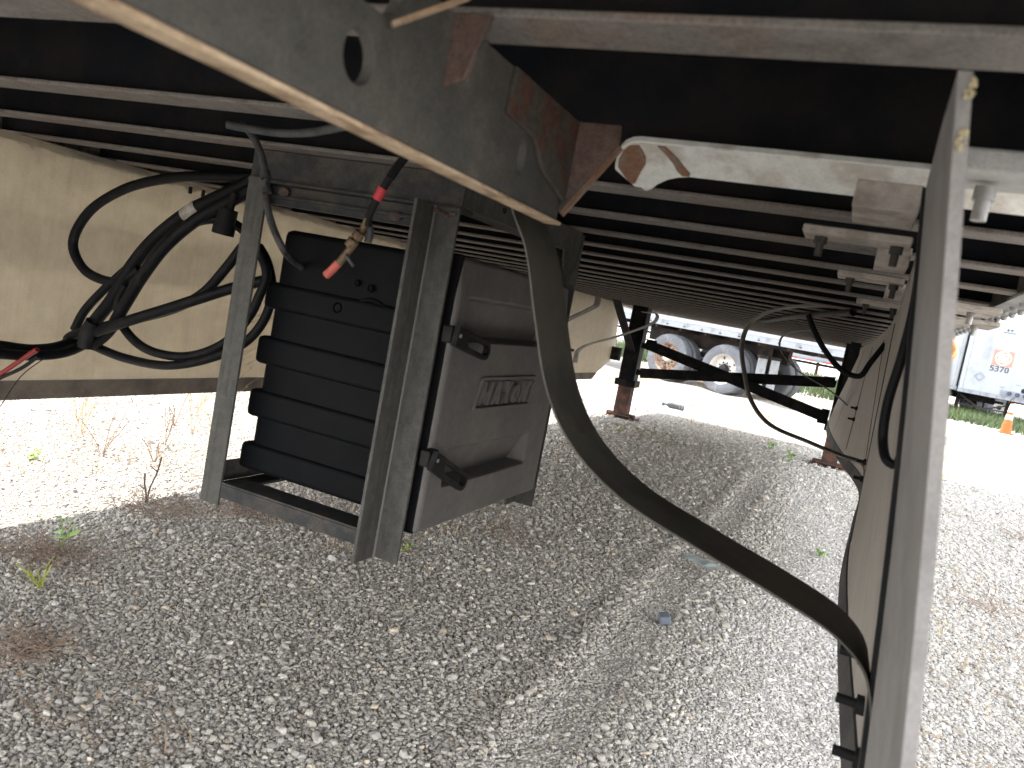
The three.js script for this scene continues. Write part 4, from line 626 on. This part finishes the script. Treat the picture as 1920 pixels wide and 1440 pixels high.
function weed(name, label, cat, x, z, { stems = 5, h = 0.15, spread = 0.5, mat = 'tan', r = 0.0014, twigs = 3, leaves = 0, leafMat = 'green', leafSize = 0.02, seeds = false, area = 0, group } = {}) {
  const t = thing(name, label, cat, [x, height(x, z), z], 0, group), lg = [];
  for (let i = 0; i < stems; i++) {
    const ox = area * (rr(-1, 1) + rr(-1, 1)) * 0.6, oz = area * (rr(-1, 1) + rr(-1, 1)) * 0.6, a = rr(0, 6.28), k = spread * rr(0.3, 1.2), H = h * rr(0.55, 1.1), bend = rr(0.1, 0.5), p = (s) => [ox + Math.cos(a) * k * H * (s + bend * s * s) + 0.006 * Math.sin(s * 9 + i), H * s * (1 - 0.18 * k * s), oz + Math.sin(a) * k * H * (s + bend * s * s)];
    const st = [tube([p(0), p(0.3), p(0.65), p(1)], r, 8, 5)];
    for (let j = 0; j < twigs; j++) { const s = rr(0.35, 0.95), q = p(s), b = rr(0, 6.28), L = H * rr(0.1, 0.28); const e = [q[0] + Math.cos(b) * L, q[1] + L * rr(0.3, 1), q[2] + Math.sin(b) * L]; st.push(rod(q, e, r * 0.7, r * 0.4, 4)); if (seeds) st.push(new THREE.IcosahedronGeometry(r * 1.9, 0).translate(...e)); }
    obj('stem', st, weedMat[mat], t);
    for (let j = 0; j < leaves; j++) { const q = p(rr(0.4, 1)); lg.push(leafGeo(leafSize * rr(0.7, 1.2)).rotateX(rr(-0.6, 0.3)).rotateY(rr(0, 6.28)).translate(...q)); }
  }
  for (const l of lg) obj('leaf', l, weedMat[leafMat], t);
  return t;
}
// sunlit weeds beyond the left skirt
for (const [x, z, h, where] of [[-1.95, -2.39, 0.2, 'furthest left, near the thin loose wire'], [-1.44, -2.09, 0.16, 'right behind the small bright seedling'], [-1.48, -2.42, 0.17, 'in the middle of the sunlit strip'], [-1.62, -2.7, 0.22, 'directly below the skirt bottom, left of the post'], [-1.75, -2.25, 0.15, 'second from the left edge'], [-1.3, -2.2, 0.12, 'low in the strip, nearest the shade'], [-1.35, -2.55, 0.14, 'shortest, just left of the seed stalk'], [-1.9, -3.0, 0.2, 'behind the reddish forked stalks'], [-1.55, -3.2, 0.2, 'partly behind the left post']])
  weed('dry_weed', 'thin dry stalks in the sunlit strip, ' + where, 'weed', x, z, { stems: 5, h: h * 1.1, spread: 0.45, mat: rnd() < 0.35 ? 'brown' : 'tan', group: 'dry stalks in the sunlit strip of gravel' });
weed('seed_stalk', 'tall dry stalk with branching seed heads close beside the left post', 'weed', -1.13, -2.36, { stems: 2, h: 0.62, spread: 0.06, mat: 'tan', r: 0.0018, twigs: 16, seeds: true });
weed('pink_weed', 'reddish forked dry stalks in the sunlit strip, left of the post', 'weed', -1.75, -2.72, { stems: 3, h: 0.2, spread: 0.55, mat: 'red', r: 0.0026, twigs: 2 });
weed('green_seedling', 'small bright green seedling on sunlit gravel at the far left', 'plant', -1.5, -1.86, { stems: 4, h: 0.03, spread: 0.7, mat: 'green', leaves: 3, leafSize: 0.022, twigs: 0 });
weed('brown_weed', 'matted brown weed clump with a few green leaves in the shade at lower left', 'weed', -0.74, -1.36, { stems: 120, h: 0.055, spread: 1.6, mat: 'brown', r: 0.0007, twigs: 4, area: 0.11 });
weed('green_leaf_plant', 'low plant with two broad green leaves in the brown weed clump', 'plant', -0.77, -1.42, { stems: 3, h: 0.09, spread: 0.5, mat: 'green', leaves: 2, leafSize: 0.034, twigs: 0 });
weed('brown_weed', 'pinkish brown dead weed tuft at the left edge, nearest the viewer', 'weed', -0.36, -1.05, { stems: 90, h: 0.04, spread: 1.7, mat: 'red', r: 0.0007, twigs: 4, area: 0.06 });
weed('brown_weed', 'brown weed clump at the sunlight border left of the frame', 'weed', -0.85, -1.83, { stems: 90, h: 0.055, spread: 1.6, mat: 'brown', r: 0.0008, twigs: 4, area: 0.12 });
weed('brown_weed', 'thin brown weed just below the foot of the left post', 'weed', -0.72, -2.05, { stems: 80, h: 0.05, spread: 1.6, mat: 'brown', r: 0.0008, twigs: 4, area: 0.12 });
weed('yellow_weed', 'yellow-green grassy sprig in front of the brown weed clump', 'weed', -0.6, -1.24, { stems: 9, h: 0.06, spread: 0.9, mat: 'yellow', twigs: 1, r: 0.0016 });
weed('dead_stalk', 'single dark bent dead stalk at the sunlight border', 'weed', -0.95, -1.85, { stems: 2, h: 0.17, spread: 0.3, mat: 'dark', r: 0.003, twigs: 1 });
weed('leafy_sprig', 'sprig of four yellow-green leaves behind the big curved strap', 'plant', -0.42, -4.2, { stems: 4, h: 0.15, spread: 0.3, mat: 'brown', leaves: 1, leafMat: 'yellow', leafSize: 0.06, twigs: 0 });
weed('low_weed', 'sprawling green and brown weed patch before the left landing leg', 'plant', -0.42, -6.0, { stems: 26, h: 0.11, spread: 1.7, mat: 'brown', leaves: 1, leafMat: 'yellow', leafSize: 0.04, twigs: 2, r: 0.0015, area: 0.25 });
weed('green_seedling', 'little green seedling midway between the landing legs', 'plant', 0.44, -7.4, { stems: 6, h: 0.1, spread: 0.6, mat: 'green', leaves: 3, leafSize: 0.05, twigs: 0 });
weed('green_seedling', 'little green seedling in front of the right landing leg foot', 'plant', 0.65, -6.8, { stems: 5, h: 0.1, spread: 0.5, mat: 'green', leaves: 3, leafSize: 0.045, twigs: 0 });
weed('green_seedling', 'little green seedling on gravel beside the bottom of the right skirt', 'plant', 1.0, -3.75, { stems: 4, h: 0.03, spread: 0.8, mat: 'green', leaves: 3, leafSize: 0.03, twigs: 0 });
weed('green_seedling', 'pale green sprout seen under the black box', 'plant', -0.2, -2.2, { stems: 3, h: 0.035, spread: 0.5, mat: 'yellow', leaves: 2, leafSize: 0.025, twigs: 0 });
for (const [x, z, h, where] of [[-1.15, -5.6, 0.45, 'under the left skirt end'], [-1.0, -5.0, 0.4, 'just right of the grey box'], [-0.3, -7.6, 0.4, 'right of the left leg foot'], [0.35, -8.2, 0.3, 'under the crossing braces'], [-0.62, -8.6, 0.35, 'close to the crushed bottle'], [0.2, -9.2, 0.35, 'farthest, in the sun beyond the braces']])
  weed('thin_stalk', 'very thin tall dry stalk ' + where, 'weed', x, z, { stems: 2, h, spread: 0.14, mat: 'tan', r: 0.002, twigs: 5, group: 'thin stalks around the landing legs' });
weed('red_weed', 'rusty dry weed tuft on the pale gravel right of the skirt', 'weed', 1.62, -3.6, { stems: 26, h: 0.05, spread: 1.8, mat: 'red', twigs: 3, r: 0.001, area: 0.08 });
weed('red_weed', 'rusty brown weed at the right picture edge among pale gravel', 'weed', 2.1, -5.6, { stems: 30, h: 0.08, spread: 1.5, mat: 'red', twigs: 3, r: 0.0014, area: 0.14 });

// litter
{
  const g = new THREE.PlaneGeometry(0.135, 0.085, 14, 8).rotateX(-Math.PI / 2), p = g.attributes.position; for (let i = 0; i < p.count; i++) p.setY(i, 0.012 + 0.012 * (fbm(p.getX(i) * 30 + 9, p.getZ(i) * 30 + 9, 12, 0, 3) - 0.4)); g.computeVertexNormals();
  const o = obj('plastic_scrap', g, surf({ c1: [0.42, 0.46, 0.43], c2: [0.33, 0.37, 0.35], s: 301, size: 0.1, rough: 0.4, grain: 0.1, n: 128, extra: { side: THREE.DoubleSide } })); o.position.set(0.605, height(0.605, -2.95) + 0.024, -2.95); o.rotation.y = -0.35;
  tag(o, 'crumpled pale green plastic scrap lying on the gravel below the curved strap', 'scrap');
  const s = obj('dark_stone', new RoundedBoxGeometry(0.034, 0.028, 0.034, 2, 0.006), flat([0.11, 0.125, 0.15], 0.8)); s.position.set(0.615, height(0.615, -2.318) + 0.016, -2.318); s.rotation.set(0.2, 0.5, 0.1); tag(s, 'single blocky dark blue-grey stone in the wheel track', 'stone');
  const b = thing('crushed_bottle', 'small crushed dark bottle on the sunlit gravel beyond the left landing leg', 'bottle', [-0.85, height(-0.85, -9.39) + 0.05, -9.39], 0.4);
  obj('bottle_body', lathe([[0, -0.12], [0.045, -0.12], [0.04, -0.03], [0.048, 0.04], [0.018, 0.09], [0.018, 0.12], [0, 0.12]], 14).rotateZ(1.5).scale(1, 0.8, 1), flat([0.06, 0.07, 0.075], 0.35), b); obj('bottle_cap', rod([-0.14, 0, 0], [-0.115, 0, 0], 0.022), M.ink, b);
}
renderer.render(scene, camera);
